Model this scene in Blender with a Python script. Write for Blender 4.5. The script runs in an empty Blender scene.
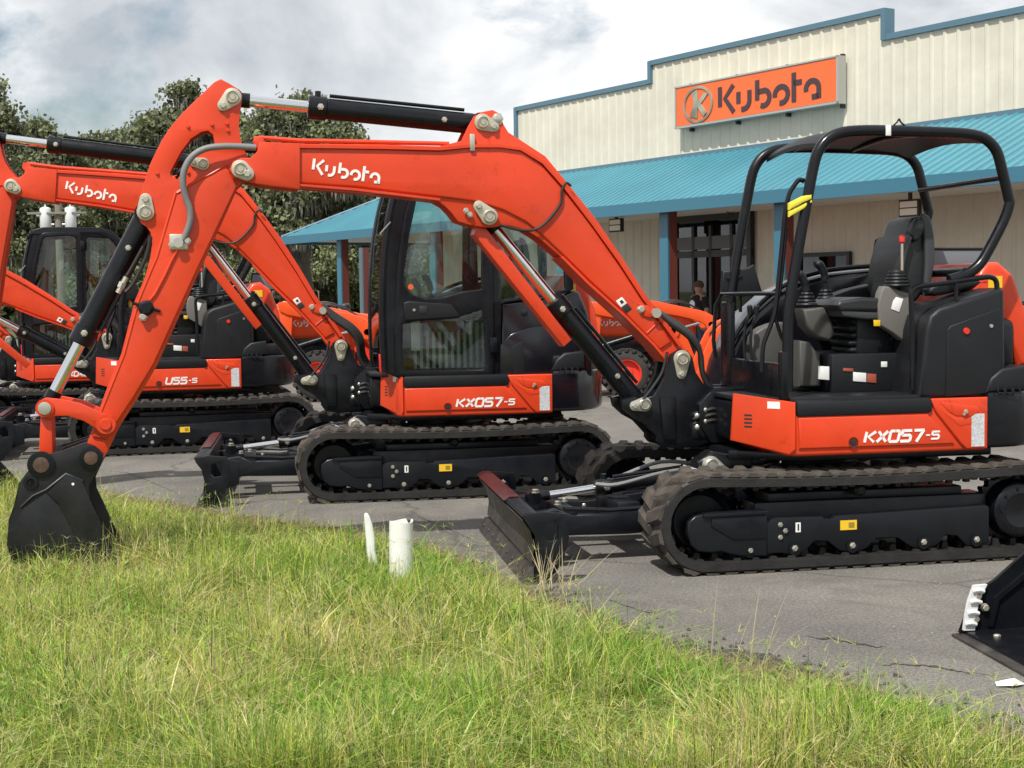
import bpy, bmesh, math, random
import numpy as np
from mathutils import Vector, Matrix
random.seed(7)
rng = np.random.default_rng(11)
PI = math.pi
S = bpy.context.scene
COL = S.collection
# ------------------------------------------------------------------ camera model (measured from the place)
F = 1500.; HY = 292.; ROLL = math.radians(-0.8)
def _rx(a): c, s = math.cos(a), math.sin(a); return np.array([[1,0,0],[0,c,-s],[0,s,c]])
def _rz(a): c, s = math.cos(a), math.sin(a); return np.array([[c,-s,0],[s,c,0],[0,0,1.]])
RC = _rx(PI/2 - math.atan((384-HY)/F)) @ _rz(ROLL)
CAM = np.array([0, 0, 1.6])
def ray(x, y): return RC @ np.array([(x-512)/F, (384-y)/F, -1.])
def ground(x, y, z=0.):
    d = ray(x, y); t = (z-1.6)/d[2]; return CAM + d*t
class Frame:
    """where a machine stands: origin on the ground, forward axis turned by yaw; X forward, Y to its left, Z up"""
    def __init__(s, ox, oy, yaw):
        a = math.radians(yaw); s.o = np.array([ox, oy, 0.]); s.yaw = PI + a
        s.f = np.array([-math.cos(a), -math.sin(a), 0]); s.l = np.array([math.sin(a), -math.cos(a), 0])
    def at(s, px, py, v):
        d = ray(px, py); o = CAM - s.o; t = (v - o @ s.l)/(d @ s.l); p = o + d*t
        return (float(p @ s.f), float(p[2]))
    def many(s, pts, v): return [s.at(x, y, v) for x, y in pts]
    def place(s, e):
        e.location = s.o; e.rotation_euler = (0, 0, s.yaw)
M1 = Frame(1.79, 9.44, 11); M2 = Frame(-.58, 12.55, 10); M3 = Frame(-3.54, 16.2, 15); M4 = Frame(-5.6, 18.8, 13)

# ------------------------------------------------------------------ materials
MATS = {}
def mat(name, color, rough=.5, metal=0., coat=0., noise=0., nscale=6., bump=0., bscale=60., color2=None, rnoise=0., spec=.5, grime=0., dust=0., dustcol=(.30,.25,.19)):
    if name in MATS: return MATS[name]
    m = bpy.data.materials.new(name); m.use_nodes = True
    nt = m.node_tree; N = nt.nodes; L = nt.links
    b = N['Principled BSDF']
    b.inputs['Base Color'].default_value = (*color, 1); b.inputs['Roughness'].default_value = rough
    b.inputs['Metallic'].default_value = metal; b.inputs['Coat Weight'].default_value = coat
    b.inputs['Coat Roughness'].default_value = .12
    b.inputs['Specular IOR Level'].default_value = spec
    tc = N.new('ShaderNodeTexCoord')
    last = None
    if noise or color2:
        n = N.new('ShaderNodeTexNoise'); n.inputs['Scale'].default_value = nscale; n.inputs['Detail'].default_value = 6
        L.new(tc.outputs['Object'], n.inputs['Vector'])
        r = N.new('ShaderNodeValToRGB'); c2 = color2 or tuple(c*(1-noise) for c in color)
        r.color_ramp.elements[0].position = .35; r.color_ramp.elements[1].position = .65
        r.color_ramp.elements[0].color = (*c2, 1); r.color_ramp.elements[1].color = (*color, 1)
        L.new(n.outputs['Fac'], r.inputs['Fac']); L.new(r.outputs['Color'], b.inputs['Base Color'])
        last = r.outputs['Color']
    if dust:
        n = N.new('ShaderNodeTexNoise'); n.inputs['Scale'].default_value = 3.5; n.inputs['Detail'].default_value = 9; n.inputs['Roughness'].default_value = .7
        L.new(tc.outputs['Object'], n.inputs['Vector'])
        r = N.new('ShaderNodeValToRGB'); r.color_ramp.elements[0].position = .42; r.color_ramp.elements[1].position = .78
        r.color_ramp.elements[0].color = (0,0,0,1); r.color_ramp.elements[1].color = (dust,)*3+(1,)
        L.new(n.outputs['Fac'], r.inputs['Fac'])
        mx = N.new('ShaderNodeMix'); mx.data_type = 'RGBA'
        L.new(r.outputs['Color'], mx.inputs[0])
        if last: L.new(last, mx.inputs[6])
        else: mx.inputs[6].default_value = (*color, 1)
        mx.inputs[7].default_value = (*dustcol, 1)
        L.new(mx.outputs[2], b.inputs['Base Color'])
    if grime:
        src=b.inputs['Base Color'].links[0].from_socket if b.inputs['Base Color'].links else None
        n = N.new('ShaderNodeTexNoise'); n.inputs['Scale'].default_value = 11; n.inputs['Detail'].default_value = 10; n.inputs['Roughness'].default_value = .75; n.inputs['Distortion'].default_value = .6
        L.new(tc.outputs['Object'], n.inputs['Vector'])
        r = N.new('ShaderNodeValToRGB'); r.color_ramp.elements[0].position = .56; r.color_ramp.elements[1].position = .74
        r.color_ramp.elements[0].color = (0,0,0,1); r.color_ramp.elements[1].color = (grime,)*3+(1,)
        L.new(n.outputs['Fac'], r.inputs['Fac'])
        mx = N.new('ShaderNodeMix'); mx.data_type = 'RGBA'; mx.blend_type='MULTIPLY'
        L.new(r.outputs['Color'], mx.inputs[0])
        if src: L.new(src, mx.inputs[6])
        else: mx.inputs[6].default_value = (*color, 1)
        mx.inputs[7].default_value = (.28,.22,.20,1)
        L.new(mx.outputs[2], b.inputs['Base Color'])
    if rnoise:
        n = N.new('ShaderNodeTexNoise'); n.inputs['Scale'].default_value = 9; n.inputs['Detail'].default_value = 8
        L.new(tc.outputs['Object'], n.inputs['Vector'])
        mr = N.new('ShaderNodeMapRange'); mr.inputs[1].default_value = .3; mr.inputs[2].default_value = .7
        mr.inputs[3].default_value = max(.02, rough-rnoise); mr.inputs[4].default_value = rough+rnoise
        L.new(n.outputs['Fac'], mr.inputs[0]); L.new(mr.outputs[0], b.inputs['Roughness'])
    if bump:
        n = N.new('ShaderNodeTexNoise'); n.inputs['Scale'].default_value = bscale; n.inputs['Detail'].default_value = 5
        L.new(tc.outputs['Object'], n.inputs['Vector'])
        bp = N.new('ShaderNodeBump'); bp.inputs['Strength'].default_value = bump; bp.inputs['Distance'].default_value = .01
        L.new(n.outputs['Fac'], bp.inputs['Height']); L.new(bp.outputs['Normal'], b.inputs['Normal'])
    MATS[name] = m; return m
def glass_mat(name, tint, refl=1.0):
    m = bpy.data.materials.new(name); m.use_nodes = True; nt = m.node_tree; N = nt.nodes; L = nt.links
    N.remove(N['Principled BSDF'])
    t = N.new('ShaderNodeBsdfTransparent'); t.inputs[0].default_value = (*tint, 1)
    g = N.new('ShaderNodeBsdfGlossy'); g.inputs['Roughness'].default_value = .02
    fr = N.new('ShaderNodeFresnel'); fr.inputs[0].default_value = 1.5
    mu = N.new('ShaderNodeMath'); mu.operation = 'MULTIPLY_ADD'; mu.inputs[1].default_value = refl; mu.inputs[2].default_value = .03*refl; mu.use_clamp = True
    mx = N.new('ShaderNodeMixShader')
    L.new(fr.outputs[0], mu.inputs[0]); L.new(mu.outputs[0], mx.inputs[0]); L.new(t.outputs[0], mx.inputs[1]); L.new(g.outputs[0], mx.inputs[2])
    L.new(mx.outputs[0], N['Material Output'].inputs[0]); return m

ORANGE = mat('orange_paint', (.70,.053,.0115), .41, coat=.16, spec=.38, noise=.16, nscale=2.2, rnoise=.12, dust=.07, dustcol=(.50,.16,.09), grime=.5)
ORANGE2 = mat('tractor_orange', (.78,.085,.014), .38, coat=.15, spec=.4, noise=.1, nscale=3)
BLACK = mat('black_paint', (.0045,.0055,.008), .27, coat=.0, spec=.33, rnoise=.10, dust=.07, dustcol=(.08,.075,.07))
GLOSSB = mat('gloss_black', (.006,.006,.009), .20, coat=.4, rnoise=.05, bump=.15, bscale=5)
PLAST = mat('dark_plastic', (.010,.0112,.0135), .46, spec=.32, bump=.12, bscale=220, rnoise=.06)
BUCKM = mat('bucket_black', (.008,.009,.011), .36, spec=.35, rnoise=.14, grime=.0, dust=.30, dustcol=(.07,.065,.06))
PLAST2 = mat('grey_plastic', (.075,.073,.068), .55, bump=.1, bscale=220)
CHAR = mat('charcoal_paint', (.006,.0075,.0105), .36, spec=.32, rnoise=.10, dust=.05, dustcol=(.08,.08,.08))
RUB = mat('track_rubber', (.014,.0135,.013), .62, color2=(.008,.0078,.0075), nscale=14, bump=.3, bscale=90, dust=.16, dustcol=(.09,.08,.07))
RUBT = mat('track_tread', (.065,.055,.045), .85, color2=(.022,.020,.018), nscale=9, bump=.4, bscale=90, dust=.4, dustcol=(.18,.145,.11))
CHROME = mat('chrome', (.78,.78,.80), .10, metal=1)
ZINC = mat('zinc', (.62,.60,.52), .34, metal=.85, rnoise=.08)
BRASS = mat('pin_zinc', (.55,.52,.42), .42, metal=.7, rnoise=.1)
RUST = mat('rusty_pin', (.10,.055,.032), .7, color2=(.035,.025,.02), nscale=30)
STEEL = mat('worn_steel', (.11,.10,.09), .5, metal=.5, color2=(.05,.048,.045), nscale=8, rnoise=.1)
HOSEG = mat('grey_hose', (.19,.19,.19), .5, bump=.3, bscale=150)
HOSEB = mat('black_hose', (.015,.015,.016), .5)
WHITE = mat('white_decal', (.80,.80,.78), .45)
DECALG = mat('decal_grey', (.62,.63,.64), .5, color2=(.40,.42,.45), nscale=90)
DARKT = mat('decal_dark', (.02,.02,.02), .5)
YEL = mat('yellow_decal', (.80,.50,.02), .5)
YTAPE = mat('yellow_tape', (.78,.68,.05), .5)
REDS = mat('red_plastic', (.65,.03,.02), .35)
REDT = mat('dark_red_sticker', (.085,.012,.012), .35, color2=(.045,.010,.010), nscale=12)
SEATM = mat('seat_vinyl', (.016,.017,.019), .45, bump=.2, bscale=120)
SEATG = mat('seat_grey', (.042,.046,.052), .5)
GLASS = glass_mat('cab_glass', (.88,.94,.915), 1.0)
GLASSD = glass_mat('store_glass', (.35,.38,.40), 1.4)
LAMPR = mat('tail_lamp', (.20,.010,.012), .12, coat=1)

# ------------------------------------------------------------------ geometry: every helper returns (verts, faces)
def merge(*gs):
    V, Fc = [], []
    for g in gs:
        o = len(V); V += list(g[0]); Fc += [tuple(i+o for i in f) for f in g[1]]
    return V, Fc
def xf(g, fn): return [fn(v) for v in g[0]], g[1]
def box(x0,x1,y0,y1,z0,z1):
    if x0>x1: x0,x1=x1,x0
    if y0>y1: y0,y1=y1,y0
    if z0>z1: z0,z1=z1,z0
    v=[(x,y,z) for z in (z0,z1) for y in (y0,y1) for x in (x0,x1)]
    return v,[(0,2,3,1),(4,5,7,6),(0,1,5,4),(2,6,7,3),(0,4,6,2),(1,3,7,5)]
def bevel(g, w, seg=2):
    bm = bmesh.new(); vs=[bm.verts.new(v) for v in g[0]]
    for f in g[1]: bm.faces.new([vs[i] for i in f])
    bmesh.ops.recalc_face_normals(bm, faces=bm.faces)
    bmesh.ops.bevel(bm, geom=list(bm.edges), offset=w, segments=seg, affect='EDGES', profile=.5, clamp_overlap=True)
    bm.verts.index_update()
    out=([tuple(v.co) for v in bm.verts],[tuple(v.index for v in f.verts) for f in bm.faces]); bm.free(); return out
def rbox(x0,x1,y0,y1,z0,z1,w=.012,seg=2): return bevel(box(x0,x1,y0,y1,z0,z1), w, seg)
def frame_of(d):
    d = Vector(d).normalized(); a = Vector((0,0,1)) if abs(d.z)<.95 else Vector((1,0,0))
    u = d.cross(a).normalized(); return d, u, d.cross(u)
def cyl(p, q, r0, r1=None, n=20, caps=True):
    r1 = r0 if r1 is None else r1
    p, q = Vector(p), Vector(q); d,u,w = frame_of(q-p); V=[];Fc=[]
    for c,r in ((p,r0),(q,r1)):
        for i in range(n):
            a=2*PI*i/n; V.append(tuple(c+u*(r*math.cos(a))+w*(r*math.sin(a))))
    for i in range(n):
        j=(i+1)%n; Fc.append((i,n+i,n+j,j))
    if caps: Fc += [tuple(range(n)), tuple(range(2*n-1,n-1,-1))]
    return V,Fc
def rings(p, d, prof, n=28):
    """turned solid: prof = [(distance along d, radius), ...]"""
    p=Vector(p); d,u,w=frame_of(d); V=[];Fc=[]
    for h,r in prof:
        for i in range(n):
            a=2*PI*i/n; V.append(tuple(p+d*h+u*(r*math.cos(a))+w*(r*math.sin(a))))
    for k in range(len(prof)-1):
        for i in range(n):
            j=(i+1)%n; Fc.append((k*n+i,(k+1)*n+i,(k+1)*n+j,k*n+j))
    Fc += [tuple(range(n)), tuple(range(len(V)-1,len(V)-n-1,-1))]
    return V,Fc
def smooth_path(pts, sub=6, closed=False):
    P=[Vector(p) for p in pts]; n=len(P); out=[]
    for i in range(n if closed else n-1):
        if closed: a,b,c,d=P[i-1],P[i],P[(i+1)%n],P[(i+2)%n]
        else: a,b,c,d=P[max(i-1,0)],P[i],P[i+1],P[min(i+2,n-1)]
        for k in range(sub):
            t=k/sub; out.append(.5*((2*b)+(c-a)*t+(2*a-5*b+4*c-d)*t*t+(3*b-a-3*c+d)*t**3))
    if not closed: out.append(P[-1])
    return out
def tube(pts, r, n=10, sub=0, flat=1.):
    P=[Vector(p) for p in (smooth_path(pts,sub) if sub else pts)]
    V=[];Fc=[]; prev=None
    for i,p in enumerate(P):
        t=(P[min(i+1,len(P)-1)]-P[max(i-1,0)]).normalized()
        if prev is None: _,u,_=frame_of(t)
        else: u=(prev-t*prev.dot(t)).normalized()
        prev=u; w=t.cross(u); rr=r[i*len(r)//len(P)] if isinstance(r,(list,tuple)) else r
        for k in range(n):
            a=2*PI*k/n; V.append(tuple(p+u*(rr*math.cos(a))+w*(rr*flat*math.sin(a))))
    m=len(P)
    for i in range(m-1):
        for k in range(n):
            j=(k+1)%n; Fc.append((i*n+k,i*n+j,(i+1)*n+j,(i+1)*n+k))
    Fc+=[tuple(range(n-1,-1,-1)),tuple(range((m-1)*n,m*n))]
    return V,Fc
def sphere(c, r, n=12, m=8, sc=(1,1,1)):
    V=[];Fc=[]
    for i in range(m+1):
        th=PI*i/m
        for k in range(n):
            a=2*PI*k/n; V.append((c[0]+sc[0]*r*math.sin(th)*math.cos(a),c[1]+sc[1]*r*math.sin(th)*math.sin(a),c[2]+sc[2]*r*math.cos(th)))
    for i in range(m):
        for k in range(n):
            j=(k+1)%n; Fc.append((i*n+k,(i+1)*n+k,(i+1)*n+j,i*n+j))
    return V,Fc
def curve_geo(loops, half, bev, res=1):
    cu = bpy.data.curves.new('tmp','CURVE'); cu.dimensions='2D'; cu.fill_mode='BOTH'
    bev=min(bev,half*.9)
    cu.extrude=half-bev; cu.bevel_depth=bev; cu.offset=-bev; cu.bevel_resolution=res
    for lp in loops:
        sp=cu.splines.new('POLY'); sp.points.add(len(lp)-1); sp.use_cyclic_u=True
        for i,(x,y) in enumerate(lp): sp.points[i].co=(x,y,0,1)
    ob=bpy.data.objects.new('tmp',cu); me=bpy.data.meshes.new_from_object(ob)
    g=([tuple(v.co) for v in me.vertices],[tuple(p.vertices) for p in me.polygons])
    bpy.data.objects.remove(ob); bpy.data.curves.remove(cu); bpy.data.meshes.remove(me); return g
def plate(loops, v0, v1, bev=.006, res=1):
    """side profile in (x, z), thick from y=v0 to y=v1; extra loops are holes"""
    if isinstance(loops[0][0],(int,float)): loops=[loops]
    m=(v0+v1)/2; g=curve_geo(loops, abs(v1-v0)/2, bev, res)
    return [(x, m-z, y) for x,y,z in g[0]], g[1]
def slab(loop, z0, z1, bev=.01, res=1):
    """plan outline in (x, y), thick from z0 to z1"""
    g=curve_geo([loop], abs(z1-z0)/2, bev, res); m=(z0+z1)/2
    return [(x,y,z+m) for x,y,z in g[0]], g[1]
def circle(cx, cz, r, n=24, a0=0): return [(cx+r*math.cos(a0+2*PI*i/n), cz+r*math.sin(a0+2*PI*i/n)) for i in range(n)]
def round_path(pts, sub=4): return [(p.x,p.y) for p in smooth_path([(a,b,0) for a,b in pts], sub, True)]
def text_geo(s, size, shear=0., bold=0., ext=.0015, sx=1., space=1.):
    cu=bpy.data.curves.new('tmp','FONT'); cu.body=s; cu.size=size; cu.shear=shear; cu.offset=bold; cu.extrude=ext; cu.space_character=space
    cu.align_x='CENTER'; cu.align_y='CENTER'; cu.resolution_u=3
    ob=bpy.data.objects.new('tmp',cu); me=bpy.data.meshes.new_from_object(ob)
    g=([(v.co.x*sx,v.co.y,v.co.z) for v in me.vertices],[tuple(p.vertices) for p in me.polygons])
    bpy.data.objects.remove(ob); bpy.data.curves.remove(cu); bpy.data.meshes.remove(me); return g
def ribbon(pts, w, h=.002):
    """flat stroke in (x, y) of width w raised to height h"""
    V=[];Fc=[];n=len(pts)
    for i,(x,y) in enumerate(pts):
        a=pts[max(i-1,0)];b=pts[min(i+1,n-1)];dx,dy=b[0]-a[0],b[1]-a[1];l=math.hypot(dx,dy) or 1;nx,ny=-dy/l*w/2,dx/l*w/2
        V+=[(x+nx,y+ny,0),(x-nx,y-ny,0),(x+nx,y+ny,h),(x-nx,y-ny,h)]
    for i in range(n-1):
        a,b=4*i,4*i+4; Fc+=[(a+2,a+3,b+3,b+2),(a,a+2,b+2,b),(a+1,b+1,b+3,a+3)]
    Fc+=[(0,1,3,2),(4*n-4,4*n-2,4*n-1,4*n-3)]
    return V,Fc
def arc(cx,cy,r,a0,a1,n=10): return [(cx+r*math.cos(math.radians(a0+(a1-a0)*i/n)),cy+r*math.sin(math.radians(a0+(a1-a0)*i/n))) for i in range(n+1)]
def wordmark(h, ext=.002):
    """the maker's stencil-like word: K u b o t a, drawn by strokes, cap height h, centred"""
    w=.185; st=[]
    st+=[[(.09,1),(.09,.27)],[(.74,.99),(.33,.55),(.76,.0)]]
    x=.98; st+=[[(x,.70),(x,.28)],[(x+.52,.70),(x+.52,.34)]+arc(x+.24,.33,.28,0,-90,6)+[(x+.14,.05)]]
    x=1.86; st+=[[(x,1),(x,.28)],[(x+.05,.58)]+arc(x+.28,.33,.28,70,-115,11)]
    x=2.66; st+=[arc(x+.29,.33,.29,190,-105,15)]
    x=3.50; st+=[[(x,1.02),(x,0)],[(x,.66),(x+.34,.66)]]
    x=4.02; st+=[arc(x+.27,.36,.27,195,0,10)+[(x+.54,.0)],[(x+.54,.09),(x+.25,.07)]]
    W=4.65
    gs=[ribbon([((a-W/2)*h,(b-.5)*h) for a,b in s], w*h, ext) for s in st]
    return merge(*gs)
def on_side(g, p, q, v):
    """lay a flat (x, y) drawing on a machine's near side: p = centre (x, z), q = point further along the reading direction"""
    dx,dz=q[0]-p[0],q[1]-p[1]; l=math.hypot(dx,dz); dx/=l;dz/=l
    ux,uz=-dz,dx
    if uz<0 or dx>0: ux,uz = dz,-dx
    return [(p[0]+dx*a+ux*b, v+c, p[1]+dz*a+uz*b) for a,b,c in g[0]], g[1]

def obj(name, g, m, parent=None, smooth=35, label=None):
    me=bpy.data.meshes.new(name); me.from_pydata(g[0],[],g[1]); me.materials.append(m)
    bm=bmesh.new(); bm.from_mesh(me); bmesh.ops.remove_doubles(bm,verts=bm.verts,dist=1e-5); bmesh.ops.recalc_face_normals(bm,faces=bm.faces); bm.to_mesh(me); bm.free()
    if smooth:
        me.polygons.foreach_set('use_smooth',[True]*len(me.polygons)); me.set_sharp_from_angle(angle=math.radians(smooth))
    o=bpy.data.objects.new(name,me); COL.objects.link(o)
    if parent: o.parent=parent
    if label: o['label']=label
    return o
def each(name, gs, m, parent=None, smooth=35): return [obj(name,g,m,parent,smooth) for g in gs]
def multi(name, pairs, parent=None, smooth=40):
    """one mesh, several materials: pairs = [(geometry, material), ...]"""
    V,Fc,mi=[],[],[]
    for k,(g,m) in enumerate(pairs):
        o=len(V); V+=list(g[0]); Fc+=[tuple(i+o for i in f) for f in g[1]]; mi+=[k]*len(g[1])
    me=bpy.data.meshes.new(name); me.from_pydata(V,[],Fc)
    for _,m in pairs: me.materials.append(m)
    me.polygons.foreach_set('material_index',mi)
    bm=bmesh.new(); bm.from_mesh(me); bmesh.ops.recalc_face_normals(bm,faces=bm.faces); bm.to_mesh(me); bm.free()
    me.polygons.foreach_set('use_smooth',[True]*len(me.polygons)); me.set_sharp_from_angle(angle=math.radians(smooth))
    o=bpy.data.objects.new(name,me); COL.objects.link(o); o.parent=parent; return o
GLY={'K':[[(0,0),(0,1)],[(1.0,1),(.28,.52),(1.02,0)]],'X':[[(0,1),(1,0)],[(0,0),(1,1)]],'0':[[(.5,1),(.9,1),(1,.9),(1,.1),(.9,0),(.1,0),(0,.1),(0,.9),(.1,1),(.5,1)]],
 '5':[[(1,1),(0,1)],[(0,1.08),(0,.53)],[(0,.56),(.9,.56),(1,.46),(1,.1),(.9,0),(-.05,0)]],'7':[[(-.05,1),(1.05,1)],[(1,1.02),(.42,-.1)]],'U':[[(0,1.1),(0,.12),(.12,0),(.88,0),(1,.12),(1,1.1)]],
 '4':[[(.85,-.1),(.85,1.1)],[(.8,1.05),(0,.32)],[(-.05,.3),(1.15,.3)]]}
def model_word(word, h):
    """wide slanted model lettering: number in full height, suffix smaller; starts at x=0, baseline 0"""
    main,suf=word.split('-'); gs=[]; x=0
    for ch in main:
        for s in GLY[ch]: gs.append(ribbon([((x+a*.93+b*.25)*h,b*h) for a,b in s],.27*h,.0025))
        x+=1.23
    gs.append(ribbon([((x+.02+.14)*h,.50*h),((x+.42+.14)*h,.50*h)],.15*h,.0025)); x+=.70
    for s in GLY[suf]: gs.append(ribbon([((x+a*.72+b*.16)*h,b*.68*h+.008) for a,b in s],.18*h,.0025))
    return merge(*gs)
def thing(name, label, cat, group=None, loc=(0,0,0), rz=0.):
    e=bpy.data.objects.new(name,None); COL.objects.link(e); e.location=loc; e.rotation_euler=(0,0,rz); e['label']=label; e['category']=cat
    if group: e['group']=group
    e.empty_display_size=.2
    return e
def tag(o,label,cat,group=None):
    o['label']=label; o['category']=cat
    if group: o['group']=group
    return o
def kind(o,k,label=None):
    o['kind']=k
    if label: o['label']=label
    return o
# ------------------------------------------------------------------ excavators
def rot(p, c, a):
    ca,sa=math.cos(a),math.sin(a); x,z=p[0]-c[0],p[1]-c[1]; return (c[0]+x*ca-z*sa, c[1]+x*sa+z*ca)
FOOT=M1.at(680.5,358.6,.13); ARMPIN=M1.at(240.4,169.4,.13)
def bolt(p, d, r=.018, h=.012):
    return merge(rings(p, d, [(0,r*1.25),(.003,r*1.25),(.003,r),(h,r),(h+.003,r*.8)],6))
def pin_plate(c, c2, v, r1=.055, r2=.034):
    """zinc keeper plate over a pin: c big end, c2 small end (x, z)"""
    dx,dz=c2[0]-c[0],c2[1]-c[1]; a=math.degrees(math.atan2(dz,dx))
    lp=arc(c[0],c[1],r1,a+65,a+295,12)+arc(c2[0],c2[1],r2,a-75,a+75,8)
    g=plate(lp, v, v+.014, .003)
    return merge(g, rings((c[0],v+.012,c[1]),(0,1,0),[(0,r1*.74),(.016,r1*.72),(.022,r1*.62),(.012,r1*.58),(.012,r1*.36),(.02,r1*.30)],24), bolt((c2[0],v+.013,c2[1]),(0,1,0),r2*.55,.016))
def ram(par, name, p, q, y, r, barrel, rr=None, flip=False, m=None):
    """hydraulic cylinder: barrel end p, rod end q (x, z)"""
    rr=rr or r*.56
    P=Vector((p[0],y,p[1]));Q=Vector((q[0],y,q[1]));d=(Q-P).normalized(); B=P+d*barrel
    g=merge(rings(P,d,[(0,r*.7),(.02,r*.95),(.05,r),(barrel-.11,r),(barrel-.105,r*1.14),(barrel-.008,r*1.14),(barrel,r*1.02)],24),
            cyl(P-Vector((0,r*1.0,0)),P+Vector((0,r*1.0,0)),r*1.05),
            cyl(B-d*.06+Vector((0,0,r)),B-d*.06+Vector((0,0,r+.035)),.018,n=10))
    up=Vector((0,0,1)) if abs(d.z)<.8 else Vector((-1,0,0))
    side=up-d*up.dot(d); side.normalize()
    hp=[P+d*.10+side*(r+.012)+Vector((0,.02,0)),B-d*.12+side*(r+.012)+Vector((0,.02,0))]
    g=merge(g,tube(hp,.011,8))
    o=obj(name,g,m or BLACK,par)
    obj('piston_rod',merge(cyl(B-d*.01,Q-d*.03,rr,n=20)),CHROME,o)
    obj('rod_eye',merge(cyl(Q-Vector((0,r*.95,0)),Q+Vector((0,r*.95,0)),r*1.0),cyl(Q-d*.10,Q,rr*1.25)),BLACK,o)
    each('hose_fitting',(bolt(B-d*.07+Vector((0,r*1.1,0)),(0,1,0),.016,.02),bolt(P+d*.22+Vector((0,r*.98,0)),(0,1,0),.014,.02)),ZINC,o)
    return o

def make_track(par, side, xi=.915, xs=-1.015, near=True):
    s=side; zc=.285; R=.250; y0,y1=.585,.985
    Y=lambda y: s*y
    # inner line of the belt
    path=[]
    n=14
    for i in range(n+1):                        # idler, front: bottom to top
        a=-PI/2+PI*i/n; path.append((xi+(R-.035)*math.cos(a), zc+.0+(R-.035)*math.sin(a)))
    for t in (.12,.3,.5,.7,.88):
        x=xi+(xs-xi)*t; path.append((x, zc+R-.035-.022*math.sin(PI*t)+(.0)))
    for i in range(n+1):
        a=PI/2+PI*i/n; path.append((xs+(R-.035)*math.cos(a), zc+(R-.035)*math.sin(a)))
    for t in (.15,.5,.85): path.append((xs+(xi-xs)*t, zc-R+.035))
    P=[Vector((x,0,z)) for x,z in path]
    seg=[(P[(i+1)%len(P)]-P[i]).length for i in range(len(P))]; tot=sum(seg)
    def at(u):
        u%=tot; i=0
        while u>seg[i]: u-=seg[i]; i=(i+1)%len(P)
        a,b=P[i],P[(i+1)%len(P)]; t=(b-a).normalized(); return a+t*u, t
    N=176; V=[];Fc=[]
    prof=[(y0,0),(y0,.05),(y0+.012,.058),(y1-.012,.058),(y1,.046),(y1,.0)]
    k=len(prof)
    for i in range(N):
        p,t=at(tot*i/N); nn=Vector((t.z,0,-t.x))
        for (y,h) in prof: V.append(tuple(p+nn*h+Vector((0,Y(y),0))))
    for i in range(N):
        j=(i+1)%N
        for a in range(k): b=(a+1)%k; Fc.append((i*k+a,j*k+a,j*k+b,i*k+b))
    BV=(V,Fc)
    # tread blocks: staggered, slanted
    V=[];Fc=[];NB=48
    for row in (0,1):
        for i in range(NB):
            u=tot*(i+.5*row)/NB
            ya,yb=(y0-.0,(y0+y1)/2+.03) if row==0 else ((y0+y1)/2-.03,y1+.0)
            o=len(V)
            for (y,du,w,h) in ((ya,0.,.040,.056),(yb,0.,.040,.056),(ya,0.,.023,.077),(yb,0.,.023,.077)):
                skew=.022*(1 if (y==ya)==(row==0) else -1)
                for sg in (-1,1):
                    p,t=at(u+skew+sg*w); nn=Vector((t.z,0,-t.x)); V.append(tuple(p+nn*h+Vector((0,Y(y),0))))
            Fc+=[(o+4,o+5,o+7,o+6),(o,o+2,o+6,o+4),(o+1,o+5,o+7,o+3),(o,o+4,o+5,o+1),(o+2,o+3,o+7,o+6)]
    TV=(V,Fc)
    V=[];Fc=[];NT=48; ym=(y0+y1)/2        # guide teeth inside
    for i in range(NT):
        p,t=at(tot*(i+.25)/NT); nn=Vector((t.z,0,-t.x))
        for yy in (ym-.06,ym+.06,y1-.05):
            o=len(V)
            for h,w in ((.0,.022),(-.038 if yy!=y1-.05 else -.014,.014)):
                for dy in (-.018,.018):
                    for sg in (-1,1): V.append(tuple(p+t*(sg*w)+nn*h+Vector((0,Y(yy+dy),0))))
            Fc+=[(o,o+1,o+3,o+2),(o+4,o+6,o+7,o+5),(o,o+4,o+5,o+1),(o+2,o+3,o+7,o+6),(o,o+2,o+6,o+4),(o+1,o+5,o+7,o+3)]
    belt=multi('rubber_track',[(BV,RUB),(TV,RUBT),((V,Fc),RUB)],par)
    # sprocket
    lp=[]
    for i in range(42):
        r=.215 if i%2==0 else .192
        for da in (-.03,.03): a=2*PI*i/42+da; lp.append((xs+r*math.cos(a),zc+r*math.sin(a)))
    ya,yb=sorted((Y(ym-.03),Y(ym+.03)))
    spk=obj('sprocket',merge(plate(lp,ya,yb,.004),rings((xs,Y(ym),zc),(0,s,0),[(0,.175),(.02,.175),(.06,.165),(.14,.16),(.155,.14),(.158,.10),(.152,.09)],30)),BLACK,belt)
    each('bolt',([bolt((xs+.125*math.cos(a),Y(ym+.155),zc+.125*math.sin(a)),(0,s,0),.009,.006) for a in [2*PI*i/9 for i in range(9)]]),BLACK,spk)
    obj('idler_wheel',merge(rings((xi,Y(ym-.07),zc),(0,s,0),[(0,.15),(0,.205),(.05,.205),(.055,.18),(.085,.18),(.09,.205),(.11,.200),(.14,.17),(.12,.15),(.12,.06),(.17,.05)],32)),BLACK,belt)
    # track frame: long box with front cover, arches over the rollers
    yf=y1-.055
    low=[(-.82,.10),(-.76,.085),(-.68,.09),(-.62,.15),(-.55,.16),(-.49,.10),(-.41,.08),(-.33,.10),(-.25,.155),(-.12,.16),(-.05,.10),(.03,.08),(.11,.10),(.18,.155),(.26,.16),(.32,.10),(.39,.085),(.46,.10),(.55,.10)]
    up=[(.55,.285),(.49,.302),(.21,.298),(.20,.282),(.15,.282),(.13,.298),(-.80,.322),(-.82,.310)]
    ya,yb=sorted((Y(yf-.05),Y(yf)))
    tf=obj('track_frame',merge(plate(low+up,ya,yb,.006)),CHAR,belt)
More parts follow.
